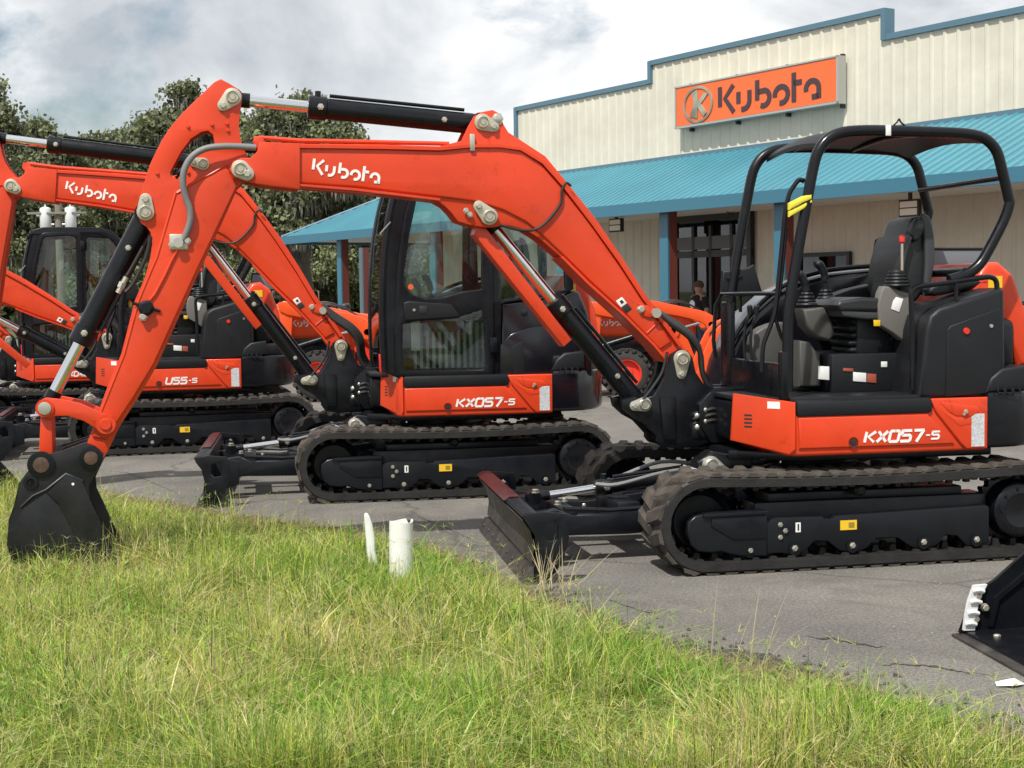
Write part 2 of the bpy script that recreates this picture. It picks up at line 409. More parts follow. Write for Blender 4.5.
    obj('frame_beam',rbox(-.84,.60,min(Y(y0+.08),Y(yf-.06)),max(Y(y0+.08),Y(yf-.06)),.14,.385,.02),CHAR,belt)
    obj('frame_ledge',rbox(-.70,.50,min(Y(y0+.02),Y(yf-.10)),max(Y(y0+.02),Y(yf-.10)),.36,.43,.01),CHAR,belt)
    cov=[(.545,.085),(.545,.345),(.57,.352),(.70,.352),(.90,.347),(.97,.335),(1.015,.30),(1.02,.24),(1.0,.17),(.955,.13),(.88,.12),(.82,.125),(.78,.11),(.70,.09)]
    ya,yb=sorted((Y(yf-.05),Y(yf+.012)))
    cv=obj('idler_cover',plate(cov,ya,yb,.012,2),CHAR,belt)
    obj('cover_rib',plate([(.55,.330),(.93,.325),(.93,.345),(.55,.352)],*sorted((Y(yf+.008),Y(yf+.032))),.006),CHAR,cv)
    obj('cover_step',plate([(.555,.19),(.75,.19),(.88,.27),(.88,.318),(.555,.322)],*sorted((Y(yf+.005),Y(yf+.020))),.006),CHAR,cv)
    for x in (.649,.382,.033,-.406,-.738):
        ro=obj('roller',rings((x,Y(ym-.09),.118),(0,s,0),[(0,.04),(0,.062),(.05,.066),(.06,.045),(.12,.045),(.13,.066),(.20,.062),(.20,.04),(.245,.035)],20),BLACK,belt)
        obj('bolt',merge(bolt((x,Y(yf+.008),.125),(0,s,0),.0155,.012)),ZINC,ro)
    obj('top_roller',rings((-.02,Y(ym-.12),.44),(0,s,0),[(0,.03),(.08,.035),(.26,.035),(.28,.02)],16),BLACK,belt)
    for x,z in ((.466,.262),(.436,.226),(.466,.190)): obj('bolt',merge(bolt((x,Y(yf),z),(0,s,0),.0125,.010)),ZINC,tf)
    if s>0:
        obj('warning_sticker',box(.005,.105,yf,yf+.004,.215,.270),YEL,tf)
        obj('sticker_print',merge(box(.020,.055,yf+.004,yf+.0055,.228,.258)),mat('sticker_ink',(.30,.20,.03),.5),tf)
        obj('white_sticker',box(.345,.375,yf,yf+.003,.215,.27),WHITE,tf)
        obj('sticker_print',box(.355,.364,yf+.003,yf+.005,.225,.262),DARKT,tf)
    return belt

def make_blade(par):
    """dozer blade across the front, its push arms"""
    prof=[(1.90,.0),(1.955,.02),(1.90,.10),(1.885,.20),(1.905,.30),(1.965,.375),(1.94,.395),(1.87,.385),(1.855,.30),(1.845,.18),(1.86,.08)]
    b=obj('dozer_blade',merge(plate(round_path(prof,2),-.93,.96,.004)),CHAR,par)
    endp=[(1.97,.385),(1.86,.40),(1.72,.385),(1.705,.25),(1.74,.12),(1.82,.02),(1.88,.0),(1.90,.06),(1.885,.16),(1.895,.27)]
    hole=[(1.765,.24),(1.765,.32),(1.80,.345),(1.84,.33),(1.845,.26),(1.82,.235)]
    for y in (-.955,.955): obj('end_plate',plate([endp,hole],y,y+.028,.004),CHAR,b)
    obj('cutting_edge',plate([(1.90,-.005),(1.965,.005),(1.925,.095),(1.905,.095)],-.94,.97,.003),STEEL,b)
    each('bolt',[bolt((1.94,y,.055),(1,0,.4),.016,.006) for y in np.linspace(-.82,.85,9)],STEEL,b)
    obj('top_sticker',plate([(1.885,.399),(1.94,.399),(1.974,.378),(1.978,.382),(1.944,.405),(1.885,.405)],-.93,.35,.0015),REDT,b,label='dark red strip along the top of the blade')
    obj('mould_face',plate([(1.957,.355),(1.912,.29),(1.893,.20),(1.905,.11),(1.909,.11),(1.897,.20),(1.917,.29),(1.962,.353)],-.93,.93,.001),STEEL,b)
    for sg in (-1,1):
        a=[(1.86,.30),(1.86,.10),(1.74,.15),(1.60,.165),(1.20,.15),(.55,.18),(.50,.34),(.95,.31),(1.30,.27),(1.55,.28),(1.64,.32)]
        y=.30*sg
        obj('push_arm',merge(xf(plate(a,y-.05,y+.05,.008),lambda v:(v[0],v[1]+sg*.10*max(0,(v[0]-1.2)),v[2]))),CHAR,b)
        obj('gusset',merge(plate([(1.86,.34),(1.86,.06),(1.66,.12),(1.66,.30)],y+sg*.22-.012,y+sg*.22+.012,.003)),CHAR,b)
        obj('arm_rib',tube([(1.60,y+sg*.09,.325),(1.30,y+sg*.04,.298),(.9,y+sg*.03,.31),(.6,y+sg*.03,.33)],.014,6),CHAR,b)
    each('cross_brace',[rbox(1.50,1.60,-.33,.33,.20,.31,.01),rbox(1.10,1.24,-.28,.28,.20,.33,.01)],CHAR,b)
    for o_ in [b]+list(b.children):
        for v_ in o_.data.vertices:
            if v_.co.x>1.65: v_.co.x+=.045*(v_.co.y-.95)
    r=ram(b,'blade_cylinder',(.62,.46),(1.70,.345),0,.045,.70)
    each('hose',(tube([(.6,.05,.50),(.9,.10,.48),(1.2,.12,.42),(1.32,.06,.42)],.012,8,5),tube([(.6,-.05,.50),(.85,-.12,.52),(1.1,-.14,.44)],.012,8,5)),HOSEG,b)
    each('grease_fitting',(bolt((1.62,.32,.34),(0,0,1),.02,.02),bolt((1.55,.20,.34),(0,0,1),.018,.02),bolt((1.70,.06,.38),(0,0,1),.022,.02),bolt((1.45,.28,.32),(0,0,1),.012,.012)),ZINC,b)
    return b

BOOM_TOP=[(259,142),(304,143.4),(382,144),(440,146),(462,140.5),(468.6,125.8),(474.4,115.8),(483,111.5),(493,109.5),(500,113),(504.4,124.4),(509,132),(521.6,140),(546,156),(566,180),(594.6,216),(623,257.5),(646,294),(664.6,318),(684,346)]
BOOM_BOT=[(690,357),(687,366),(680,371),(669,367.5),(654,347),(625,318),(583,280),(560,255),(540.5,238.5),(526,229.5),(507.7,225),(496.7,226.8),(487.6,227.6),(471,224.9),(458.4,221),(452,212.5),(445,205.5),(436,200.5),(419,196.3),(356,191.6),(273,185),(256,183),(246,181.5)]
BOOM_TIP=[(234,178),(229,170),(233,161.5),(241,158),(250,158),(257,152)]
BOX_T=[(262,146.5),(382,148.5),(440,150.5),(470,146.5),(500,146),(521,150),(541,163),(560,185),(589,221.5),(618,262.5),(641,298),(660,323),(672,342)]
BOX_B=[(660,350),(625,313),(590,281),(566,257.5),(540,233),(526,221.7),(503,210),(477,201.7),(440,197),(356,187),(275,181.5),(264,179.5)]
ARM=[(220.8,78.2),(229,82.5),(238,88),(242.3,94.5),(241.4,104),(239.8,114),(239,126),(240.3,137),(243,146),(248,156),(253,166),(251,176),(243,182),(237,188),(219,228),(200,268.5),(178,318),(156.3,366),(137,399),(117,430),(110,445),(104,457.5),(95,465),(86,461),(83.5,452),(88,440),(97.7,412.8),(109,382),(121,354),(134.5,300.5),(144.5,278),(150,258),(151.8,244),(150.5,232.5),(146.5,227),(140.5,222.5),(137.3,214),(138,205),(141.6,190),(147,172),(151,161),(156,150.6),(162,139),(169,128),(178,117),(187.5,107),(201,94),(214,81.5)]
ARMHOLE=[(171,177),(170,172),(173,166),(181,151),(191,138),(201,131.5),(208,130),(213,134),(214.5,142),(213,150),(203,150),(195,155),(189,162),(183,171),(177,179)]
ARMBOX=[(226.5,165),(237,186),(219,224.5),(199,266),(176,316),(154,364),(134,397),(114,427),(106,440),(92,437),(101,412),(112,383),(124,355),(138,300),(148,278),(157,257),(176,192.5),(196,180)]
GUARD=[(478.5,224),(487,226.5),(574,340),(566,347),(475.5,234)]
def make_front(par, al=0., be=0., extra=True, text=True, short=False):
    """swing post, boom, arm, bucket, rams. al turns the boom about its foot, be the arm about its pin"""
    Bf=lambda p: rot(p,FOOT,al)
    Af=lambda p: rot(rot(p,ARMPIN,be),FOOT,al)
    bl=lambda pts,v=.13: [Bf(M1.at(x,y,v)) for x,y in pts]
    arml=lambda pts,v=.12: [Af(M1.at(x,y,v)) for x,y in pts]
    # swing post
    sp=[(668,362),(671,354.5),(680.5,349),(688,351),(693,358),(696,372),(704,384),(716,389),(716,440),(700,446),(678,449),(661,446),(657,441),(657,437),(645,424),(634,418),(624,409),(622,400),(634,397),(645,400),(655,396),(661,386),(666,376)]
    post=obj('swing_post',merge(plate(M1.many(sp,.15),.09,.15,.008),plate(M1.many(sp,.15),-.15,-.09,.008),rbox(.66,.93,-.10,.10,.72,.98,.02),
         rings((.70,0,.63),(0,0,1),[(0,.11),(.02,.13),(.36,.13),(.38,.11)],24)),BLACK,par)
    obj('pin_plate',merge(pin_plate(FOOT,M1.at(681,374,.15),.15,.054,.030)),BRASS,post)
    obj('pin_plate',merge(pin_plate((1.037,.908),(1.10,.90),.15,.045,.03)),ZINC,post)
    obj('body_bracket',merge(rbox(.30,.74,-.16,.16,.68,.78,.02),rbox(.30,.74,-.14,.14,.90,.985,.02),plate([(.36,.99),(.36,.66),(.62,.66),(.70,.78),(.70,.90),(.60,1.0)],.15,.19,.01),plate([(.36,.99),(.36,.66),(.62,.66),(.70,.78),(.70,.90),(.60,1.0)],-.19,-.15,.01)),BLACK,par)
    each('hose_coupling',[rings((.70-.05*(i%2),.155,.76+.035*i),(.4,1,0),[(0,.011),(.02,.011),(.02,.016),(.035,.016),(.04,.008)],8) for i in range(4)],ZINC,par)
    each('feed_hose',[tube([(.50,.14,.80+.03*i),(.62,.19,.80+.035*i),(.72,.14,.78+.03*i),(.80,.10,.80+.04*i)],.013,8,4) for i in range(3)],HOSEB,par)
    obj('post_casting_rib',merge(plate(M1.many([(660,398),(676,397),(676,440),(664,440)],.17),.15,.17,.008),plate(M1.many([(697,400),(712,398),(712,442),(697,442)],.17),.05,.13,.008)),BLACK,post)
    # boom: thin lug plates, fat box between, flanges
    out=bl(BOOM_TOP+BOOM_BOT)
    tip=bl(BOOM_TIP)
    boom=obj('boom',merge(plate(bl(BOOM_TOP+BOOM_BOT),.098,.112,.003),plate(bl(BOOM_TOP+BOOM_BOT),-.112,-.098,.003),
        plate(bl(BOX_T+BOX_B),-.128,.128,.012,2),
        plate([*bl([(259,142),(300,143.5),(300,189.5),(273,186.5),(256,184)]),*tip],.112,.148,.008),
        plate([*bl([(259,142),(300,143.5),(300,189.5),(273,186.5),(256,184)]),*tip],-.148,-.112,.008)),ORANGE,par)
    def flange(pts,w,th):
        P=bl(pts); V=[];Fc=[];n=len(P)
        for i,p in enumerate(P):
            a=P[max(i-1,0)];b=P[min(i+1,n-1)];dx,dz=b[0]-a[0],b[1]-a[1];l=math.hypot(dx,dz) or 1;nx,nz=-dz/l*th,dx/l*th
            V+=[(p[0]+nx,w,p[1]+nz),(p[0]+nx,-w,p[1]+nz),(p[0]-nx,w,p[1]-nz),(p[0]-nx,-w,p[1]-nz)]
        for i in range(n-1):
            a,b=4*i,4*i+4; Fc+=[(a,a+1,b+1,b),(a+2,b+2,b+3,a+3),(a,b,b+2,a+2),(a+1,a+3,b+3,b+1)]
        Fc+=[(0,2,3,1),(4*n-4,4*n-3,4*n-1,4*n-2)]; return V,Fc
    obj('top_flange',merge(flange([(262,146),(382,147.5),(440,149),(470,146),(500,146),(521,149),(543,162.5),(563,185),(591,221.5),(620,262),(643,297.5),(662,321.5),(680,346)],.143,.009)),ORANGE,boom)
    each('bottom_flange',(flange([(262,182),(356,189.5),(440,199.5)],.14,.007),flange([(668,362),(654,345),(625,316),(588,283),(562,257)],.14,.007)),ORANGE,boom)
    # weld ribs
    def rib(p,q,v,r=.007):
        (a,b)=bl([p,q],v); return tube([(a[0],v,a[1]),(b[0],v,b[1])],r,6)
    obj('weld_bead',merge(rib((647,333),(662,319),.13,.005)),ORANGE,boom)
    P=lambda x,y,v=.13: Bf(M1.at(x,y,v))
    obj('pin_plate',pin_plate(P(240.4,169.4),P(247,174),.148,.052,.04),BRASS,boom)
    obj('pin_plate',pin_plate(P(489,216.4),P(478.5,206),.128,.052,.032),BRASS,boom)
    obj('pin_plate',pin_plate(P(483,122),P(494,126.5),.112,.05,.032),BRASS,boom)
    each('bolt',([bolt((q[0],.128,q[1]),(0,1,0),.015,.012) for q in [P(466,210.6),P(470,214.5),P(251.5,161.8),P(258,161.5)]]),ZINC,boom)
    q=P(498,118.5); obj('bolt',merge(bolt((q[0],.112,q[1]),(0,1,0),.03,.012)),ZINC,boom)
    # manifold pipes along the top
    a=[P(x,y) for x,y in ((259,145),(300,148),(360,149),(450,151))]
    obj('top_pipe',merge(tube([(p[0],.10,p[1]+.045) for p in a],.013,8),tube([(p[0],.05,p[1]+.05) for p in a],.013,8),rbox(a[0][0]-.03,a[0][0]+.03,-.10,.13,a[0][1]-.02,a[0][1]+.05,.008) if al==0 else tube([(a[0][0],-.1,a[0][1]),(a[0][0],.12,a[0][1]+.02)],.035,8)),ORANGE,boom)
    q=P(472,141); obj('bracket',rbox(q[0]-.015,q[0]+.015,.112,.145,q[1]-.06,q[1]+.04,.004),ZINC,boom)
    # work-light cable down the boom side
    c=[P(x,y,.14) for x,y in ((571,186),(566,183),(562,190),(561,202),(554,213),(545,223),(535,229.5),(520,230),(500,225))]
    obj('cable',tube([(p[0],.142,p[1]) for p in c],.008,8,5),HOSEB,boom)
    if text:
        p,q=P(346.5,171.2),P(380,176.4)
        obj('maker_lettering',on_side(wordmark(.086,.003),p,q,.1285),WHITE,boom)
        obj('decal',merge(*[(lambda a,b: ([(a[0]+sx*(b[0]-a[0])*1.0,.1285+t,a[1]+(b[1]-a[1])*sx) for sx in (0,1) for t in (0,.002)],[]))(P(618,298),P(627,310))]) if False else plate(bl([(616,301),(622,297),(627,303),(621,307.5)]),.128,.130,.0005),WHITE,boom)
        each('decal_print',(plate(bl([(621.5,307.8),(627.4,303.4),(632,309),(626,313.5)]),.128,.130,.0005),plate(bl([(619.5,301),(622,299.5),(624,302.3),(621.4,304)]),.130,.132,.0005)),DARKT,boom)
    b1,b2=P(647,308),P(641,309)
    each('hose_clamp',(bolt((b2[0],.128,b2[1]),(0,1,0),.022,.02),rings((P(655,313)[0],.10,P(655,313)[1]),(0,1,0),[(0,.03),(.07,.03)],10)),BRASS,boom)
    obj('clamp_bracket',plate(bl([(638,304),(644,305),(652,305),(657,312),(650,318),(644,316)]),.128,.142,.004),ORANGE,boom)
    # hoses down the back of the boom foot
    hs=[]
    for i in range(5):
        pts=[P(650+1.5*i,306,.1)]+[M1.at(x+2*i,y-1*i,.1) for x,y in ((668,322),(688,336),(700,352),(703,375),(712,392))]
        hs.append(tube([(p[0],.10-.045*i,p[1]) for p in pts],.017,8,5))
    hs.append(tube([(p[0],.165,p[1]) for p in M1.many([(667,352),(662,372),(652,388),(643,399)],.16)],.010,8,5))
    each('boom_hose',hs,HOSEB,post)
    # arm
    A=arml(ARM); H=arml(ARMHOLE)
    arm=obj('arm',merge(plate([A,H],.072,.088,.003),plate([A,H],-.088,-.072,.003),plate(arml(ARMBOX),-.104,.104,.010,2),
        plate(arml([(220,80),(229,85),(226,119),(207,122),(188,130),(171,150),(163,170),(154,205),(151,222),(143,215),(147,178),(160,145),(188,110)]),-.075,.075,.004)),ORANGE,par)
    Q=lambda x,y,v=.12: Af(M1.at(x,y,v))
    def rimtube(pts,v,r,n=6):
        return tube([(p[0],v,p[1]) for p in [Q(x,y) for x,y in pts]],r,n)
    each('weld_rib',(rimtube([(227,164),(212,173),(196,181),(177,193)],.098,.012),rimtube([(176,192.5),(166,226),(157,257),(148,278),(139,300),(124,355),(101,412)],.098,.011)),ORANGE,arm)
    obj('pin_plate',pin_plate(Q(232.5,96.5),Q(223,105),.088,.052,.032),BRASS,arm)
    obj('pin_plate',pin_plate(Q(145.3,211.6),Q(145.5,199),.088,.05,.034),BRASS,arm)
    obj('pin_plate',pin_plate(Q(203,163.5),Q(194,162),.088,.036,.026),BRASS,arm)
    each('bolt',([bolt((q[0],.088,q[1]),(0,1,0),.010,.008) for q in [Q(212,124),Q(227,123),Q(188,126),Q(157,173),Q(228,130),Q(188,172)]]),ORANGE,arm)
    obj('grease_block',merge(rings((Q(146,308)[0],.10,Q(146,308)[1]),(0,1,0),[(0,.045),(.02,.045),(.035,.03),(.05,.03)],10),tube([(q[0],.11,q[1]) for q in [Q(133,303),Q(146,307),Q(160,311)]],.01,6)),CHAR,arm)
    obj('grease_nipple',merge(bolt((Q(143,317)[0],.11,Q(143,317)[1]),(0,1,0),.02,.03)),ZINC,arm)
    # bucket ram, links, bucket
    ram(arm,'bucket_cylinder',Q(145.3,213),Q(45,408),.0,.062,math.dist(Q(145.3,213),Q(77,344)))
    lk=each('bucket_link',[plate(arml([(37,408),(39,401),(46,397.5),(60,399),(80,403),(98,411),(112,416),(117,424),(113,432),(105,434),(97,429),(84,421),(68,416),(56,416),(50,419),(42,418)]),v,v+.03,.006) for v in (.105,-.135)],ORANGE,arm)[0]
    each('link_boss',(rings((Q(106,424)[0],.13,Q(106,424)[1]),(0,1,0),[(0,.055),(.015,.055),(.015,.035),(.025,.03)],20),
        rings((Q(45,408)[0],-.14,Q(45,408)[1]),(0,1,0),[(0,.05),(.285,.05)],20)),ORANGE,lk)
    L1=[Q(143,246),Q(131,268),Q(126,276)]; L2=[Q(150,236),Q(146,256),Q(133,283),Q(125,292)]
    each('ram_hose',[tube([(p[0],.07,p[1]) for p in L1],.011,8,4),tube([(p[0],.085,p[1]) for p in L2],.012,8,4)],HOSEB,arm)
    q=Q(126,277); obj('hose_end',merge(cyl((q[0],.07,q[1]),(q[0]+.05,.07,q[1]-.09),.017,n=10),cyl((q[0]+.02,.07,q[1]-.03),(q[0]+.035,.07,q[1]-.06),.023,n=6)),ZINC,arm)
    obj('bucket_link',merge(plate(arml([(40.5,410),(51.5,410),(52.5,452),(48,462),(38,462),(39,440)]),-.07,.10,.008)),ORANGE,arm)
    obj('link_pin',rings((Q(45,408)[0],.14,Q(45,408)[1]),(0,1,0),[(0,.036),(.012,.036),(.014,.024)],20),ZINC,arm)
    side=[(29,472.7),(31,464),(36,457),(44,454.5),(58.6,452),(84,443.4),(93.8,447),(103.5,455),(100,463),(92.5,478),(88,488),(89,500),(97.7,518),(106,537),(118,560),(128,580),(60,578),(28,571),(13,562),(8,545),(9.5,522),(16,505),(18.5,490),(20.5,480.5)]
    sA=arml(side,.28)
    bw=.27
    shell=arml([(29,472),(20,484),(15,506),(10,520),(8,545),(13,562),(28,571),(60,575),(100,580),(131,585)],.28)
    V=[];Fc=[];n=len(shell)
    for i,p in enumerate(shell):
        a=shell[max(i-1,0)];b=shell[min(i+1,n-1)];dx,dz=b[0]-a[0],b[1]-a[1];l=math.hypot(dx,dz);nx,nz=-dz/l*.008,dx/l*.008
        V+=[(p[0]+nx,bw-.002,p[1]+nz),(p[0]+nx,-bw+.002,p[1]+nz),(p[0]-nx,bw-.002,p[1]-nz),(p[0]-nx,-bw+.002,p[1]-nz)]
    for i in range(n-1):
        a,b=4*i,4*i+4; Fc+=[(a,a+1,b+1,b),(a+2,b+2,b+3,a+3),(a,b,b+2,a+2),(a+1,a+3,b+3,b+1)]
    bk=obj('bucket',(V,Fc),BUCKM,par)
    each('side_plate',(plate(sA,bw-.02,bw,.004),plate(sA,-bw,-bw+.02,.004)),BUCKM,bk)
    # raised wear side: rounded lower side and long side cutter
    each('side_wear_plate',(plate(arml([(66,474),(82,480),(90,500),(99,520),(105,545),(112,575),(88,576),(78,545),(68,520),(58,503),(47,493)],.28),bw,bw+.012,.004),
        plate(arml([(46,493),(58,505),(70,525),(80,550),(82,570),(40,572),(18,562),(11,545),(14,525),(24,508)],.28),bw,bw+.006,.004),
        tube([(p[0],bw+.004,p[1]) for p in arml([(21,507),(33,496),(46,490),(66,474),(83,481)],.28)],.008,6)),BUCKM,bk)
    each('ear_plate',([plate(arml([(29,470),(33,459),(42,455),(52,458),(58.6,452.5),(84,443.4),(94,447),(103.5,455),(98,466),(90,482),(86,486),(70,476),(50,488),(30,500)],.2),v,v+.03,.005) for v in (.12,-.15)]),BUCKM,bk)
    for (x,y,r) in ((41,464.8,.075),(91,458,.065)):
        q=Q(x,y,.28); e=obj('pin_boss',rings((q[0],bw-.01,q[1]),(0,1,0),[(0,r),(.02,r),(.022,r*.75)],24),BLACK,bk)
        obj('pin',rings((q[0],bw+.005,q[1]),(0,1,0),[(0,r*.58),(.010,r*.58),(.014,r*.3)],20),RUST,e)
    q=Q(30.5,482.5,.28); obj('lifting_eye',rings((q[0],bw-.002,q[1]),(0,1,0),[(0,.04),(.01,.04),(.011,.022),(.002,.02)],20),CHAR,bk)
    if True:
        T=arml([(128,583),(150,600)],.28); d=(T[1][0]-T[0][0],T[1][1]-T[0][1])
        for y in np.linspace(-bw+.04,bw-.04,5):
            obj('tooth',xf(bevel(box(-.03,.10,-.03,.03,-.018,.018),.008,1),lambda v:(T[0][0]+v[0]*d[0]/math.hypot(*d)-v[2]*d[1]/math.hypot(*d),y+v[1]*(1-.5*max(0,v[0]/.1)),T[0][1]+v[0]*d[1]/math.hypot(*d)+v[2]*d[0]/math.hypot(*d))),STEEL,bk)
    q=Q(73,484,.28); obj('white_mark',rings((q[0],bw+.012,q[1]),(0,1,0),[(0,.008),(.002,.008)],8),WHITE,bk)
    # boom and arm rams, guard
    bc=ram(par,'boom_cylinder',(1.037,.908),P(489,216.4),0,.062,math.dist((1.037,.908),P(489,216.4))*.56)
    g=[P(x,y) for x,y in GUARD]
    if al==0 or True:
        # the guard moves with the rod end: slide it on the ram's line
        base=Vector((g[0][0],0,g[0][1]))
        obj('rod_guard',merge(plate([P(x,y) for x,y in GUARD] if al==0 else [rot(p,P(489,216.4),-al*.55) for p in g],-.075,.075,.008)),ORANGE,bc)
    ac=ram(par,'arm_cylinder',P(483,122),Q(232.5,96.5),0,.062,math.dist(P(483,122),Q(309,106.5)))
    if extra:
        # grey hose looping over the arm side
        hp=[(256,147.3),(240,146.5),(222,146.5),(205,149),(192,157),(184.5,170),(183,184),(186,198),(190,210),(190,222),(185,236),(180.5,243)]
        L=[(M1.at(x,y,.14)) for x,y in hp]; ys=[.12,.13,.145,.15,.155,.155,.15,.14,.135,.13,.12,.11]
        obj('grey_hose',tube([(p[0],y,p[1]) for p,y in zip(L,ys)],.019,12,5),HOSEG,arm)
        hp=[(262,150),(246,149),(225,151),(208,152),(196,160),(184,172),(176,178)]
        L=[(M1.at(x,y,.10)) for x,y in hp]
        each('black_hose',(tube([(p[0],.02,p[1]) for p in L],.016,10,5),tube([(p[0],.05,p[1]+.03) for p in L],.016,10,5)),HOSEB,arm)
        q=M1.at(180,241,.12); each('hose_flange',(rbox(q[0]-.045,q[0]+.06,.10,.118,q[1]-.05,q[1]+.04,.006),bolt((q[0]-.04,.118,q[1]),(0,1,0)),bolt((q[0]+.045,.118,q[1]-.02),(0,1,0)),rings((q[0]+.01,.10,q[1]-.01),(0,1,0),[(0,.03),(.05,.03)],8)),ZINC,arm)
        L=[M1.at(x,y,.1) for x,y in ((178,249),(171,262),(165,275),(155,294),(150,300))]
        obj('steel_pipe',tube([(p[0],.108,p[1]) for p in L],.010,8),ORANGE,arm)
    return boom

def seat(par, dx=0., y=.35, cab=False):
    sx=lambda px,py: (M1.at(px,py,y)[0]+dx, M1.at(px,py,y)[1])
    st=obj('seat',xf(bevel(plate([sx(*p) for p in ((821,305),(824,301),(846,297),(879,299),(882,308),(876,312),(848,311),(825,311))],y-.24,y+.24,.02,2),.0001,1),lambda v:v),SEATM,par)
    obj('seat_skirt',plate([sx(*p) for p in ((824,309),(850,311),(880,310),(879,319),(850,319),(828,316))],y-.23,y+.23,.012,2),SEATG,st)
    back=[(877,303),(880,285),(883,262),(892,243),(899,231),(904,221),(912,218),(922,218),(930,228),(933,250),(930,272),(922,292),(905,304)]
    bx=sx(905,260)[0]; sx0=sx; sx=lambda px,py:(lambda q:(bx+(q[0]-bx)*.66+.03,q[1]))(sx0(px,py))
    bk=obj('backrest',plate(round_path([sx(*p) for p in back],2),y-.19,y+.17,.035,3),SEATM,st)
    # padded bolsters with a lighter side
    obj('side_bolster',(plate(round_path([sx(*p) for p in ((914,216),(926,218),(933,236),(934,260),(928,284),(918,296),(920,262),(918,236))],2),y+.17,y+.205,.015,3)),SEATG,bk)
    obj('side_bolster',(plate(round_path([sx(*p) for p in ((886,256),(893,240),(898,236),(893,256),(886,290),(880,290),(882,270))],2),y-.25,y+.215,.02,3)),SEATM,bk)
    hr=obj('headrest',plate(round_path([sx(*p) for p in ((898,236),(902,226),(908,220),(916,222),(918,230),(912,240),(903,243))],2),y-.15,y+.215,.025,3),SEATM,bk)
    obj('stitched_patch',plate([sx(*p) for p in ((905,231),(907,226),(916,225),(914,231))],y+.213,y+.219,.002),SEATG,hr)
    sx=sx0
    g=[]
    for i in range(5):
        x0,z0=sx(840,353); x1,z1=sx(883,317)
        zz=z0+(z1-z0)*i/5; w=.015*(i%2)
        g.append(rbox(x1-w+.01*(5-i)/5,x0+w-.02*i/5,y-.15,y+.15,zz+.004,zz+(z1-z0)/5-.004,.018,2))
    obj('suspension_bellows',merge(*g,rbox(x1+.03,x0-.04,y-.16,y+.16,z0,z1,.01)),PLAST,st)
    return st
def joystick(par,x,y,z,red=False,h=.19):
    g=[]
    for i in range(4): g.append(rings((x,y,z+.022*i),(0,0,1),[(0,.060-.009*i),(.008,.066-.010*i),(.018,.060-.010*i)],16))
    j=obj('joystick',merge(*g,tube([(x,y,z+.07),(x+.01,y,z+h-.06)],.011,8)),PLAST,par)
    obj('grip',merge(tube([(x+.005,y,z+h-.08),(x+.015,y,z+h-.03),(x+.045,y,z+h+.02),(x+.075,y,z+h+.02)],[.022,.026,.028,.022],10,4)),PLAST,j)
    return j

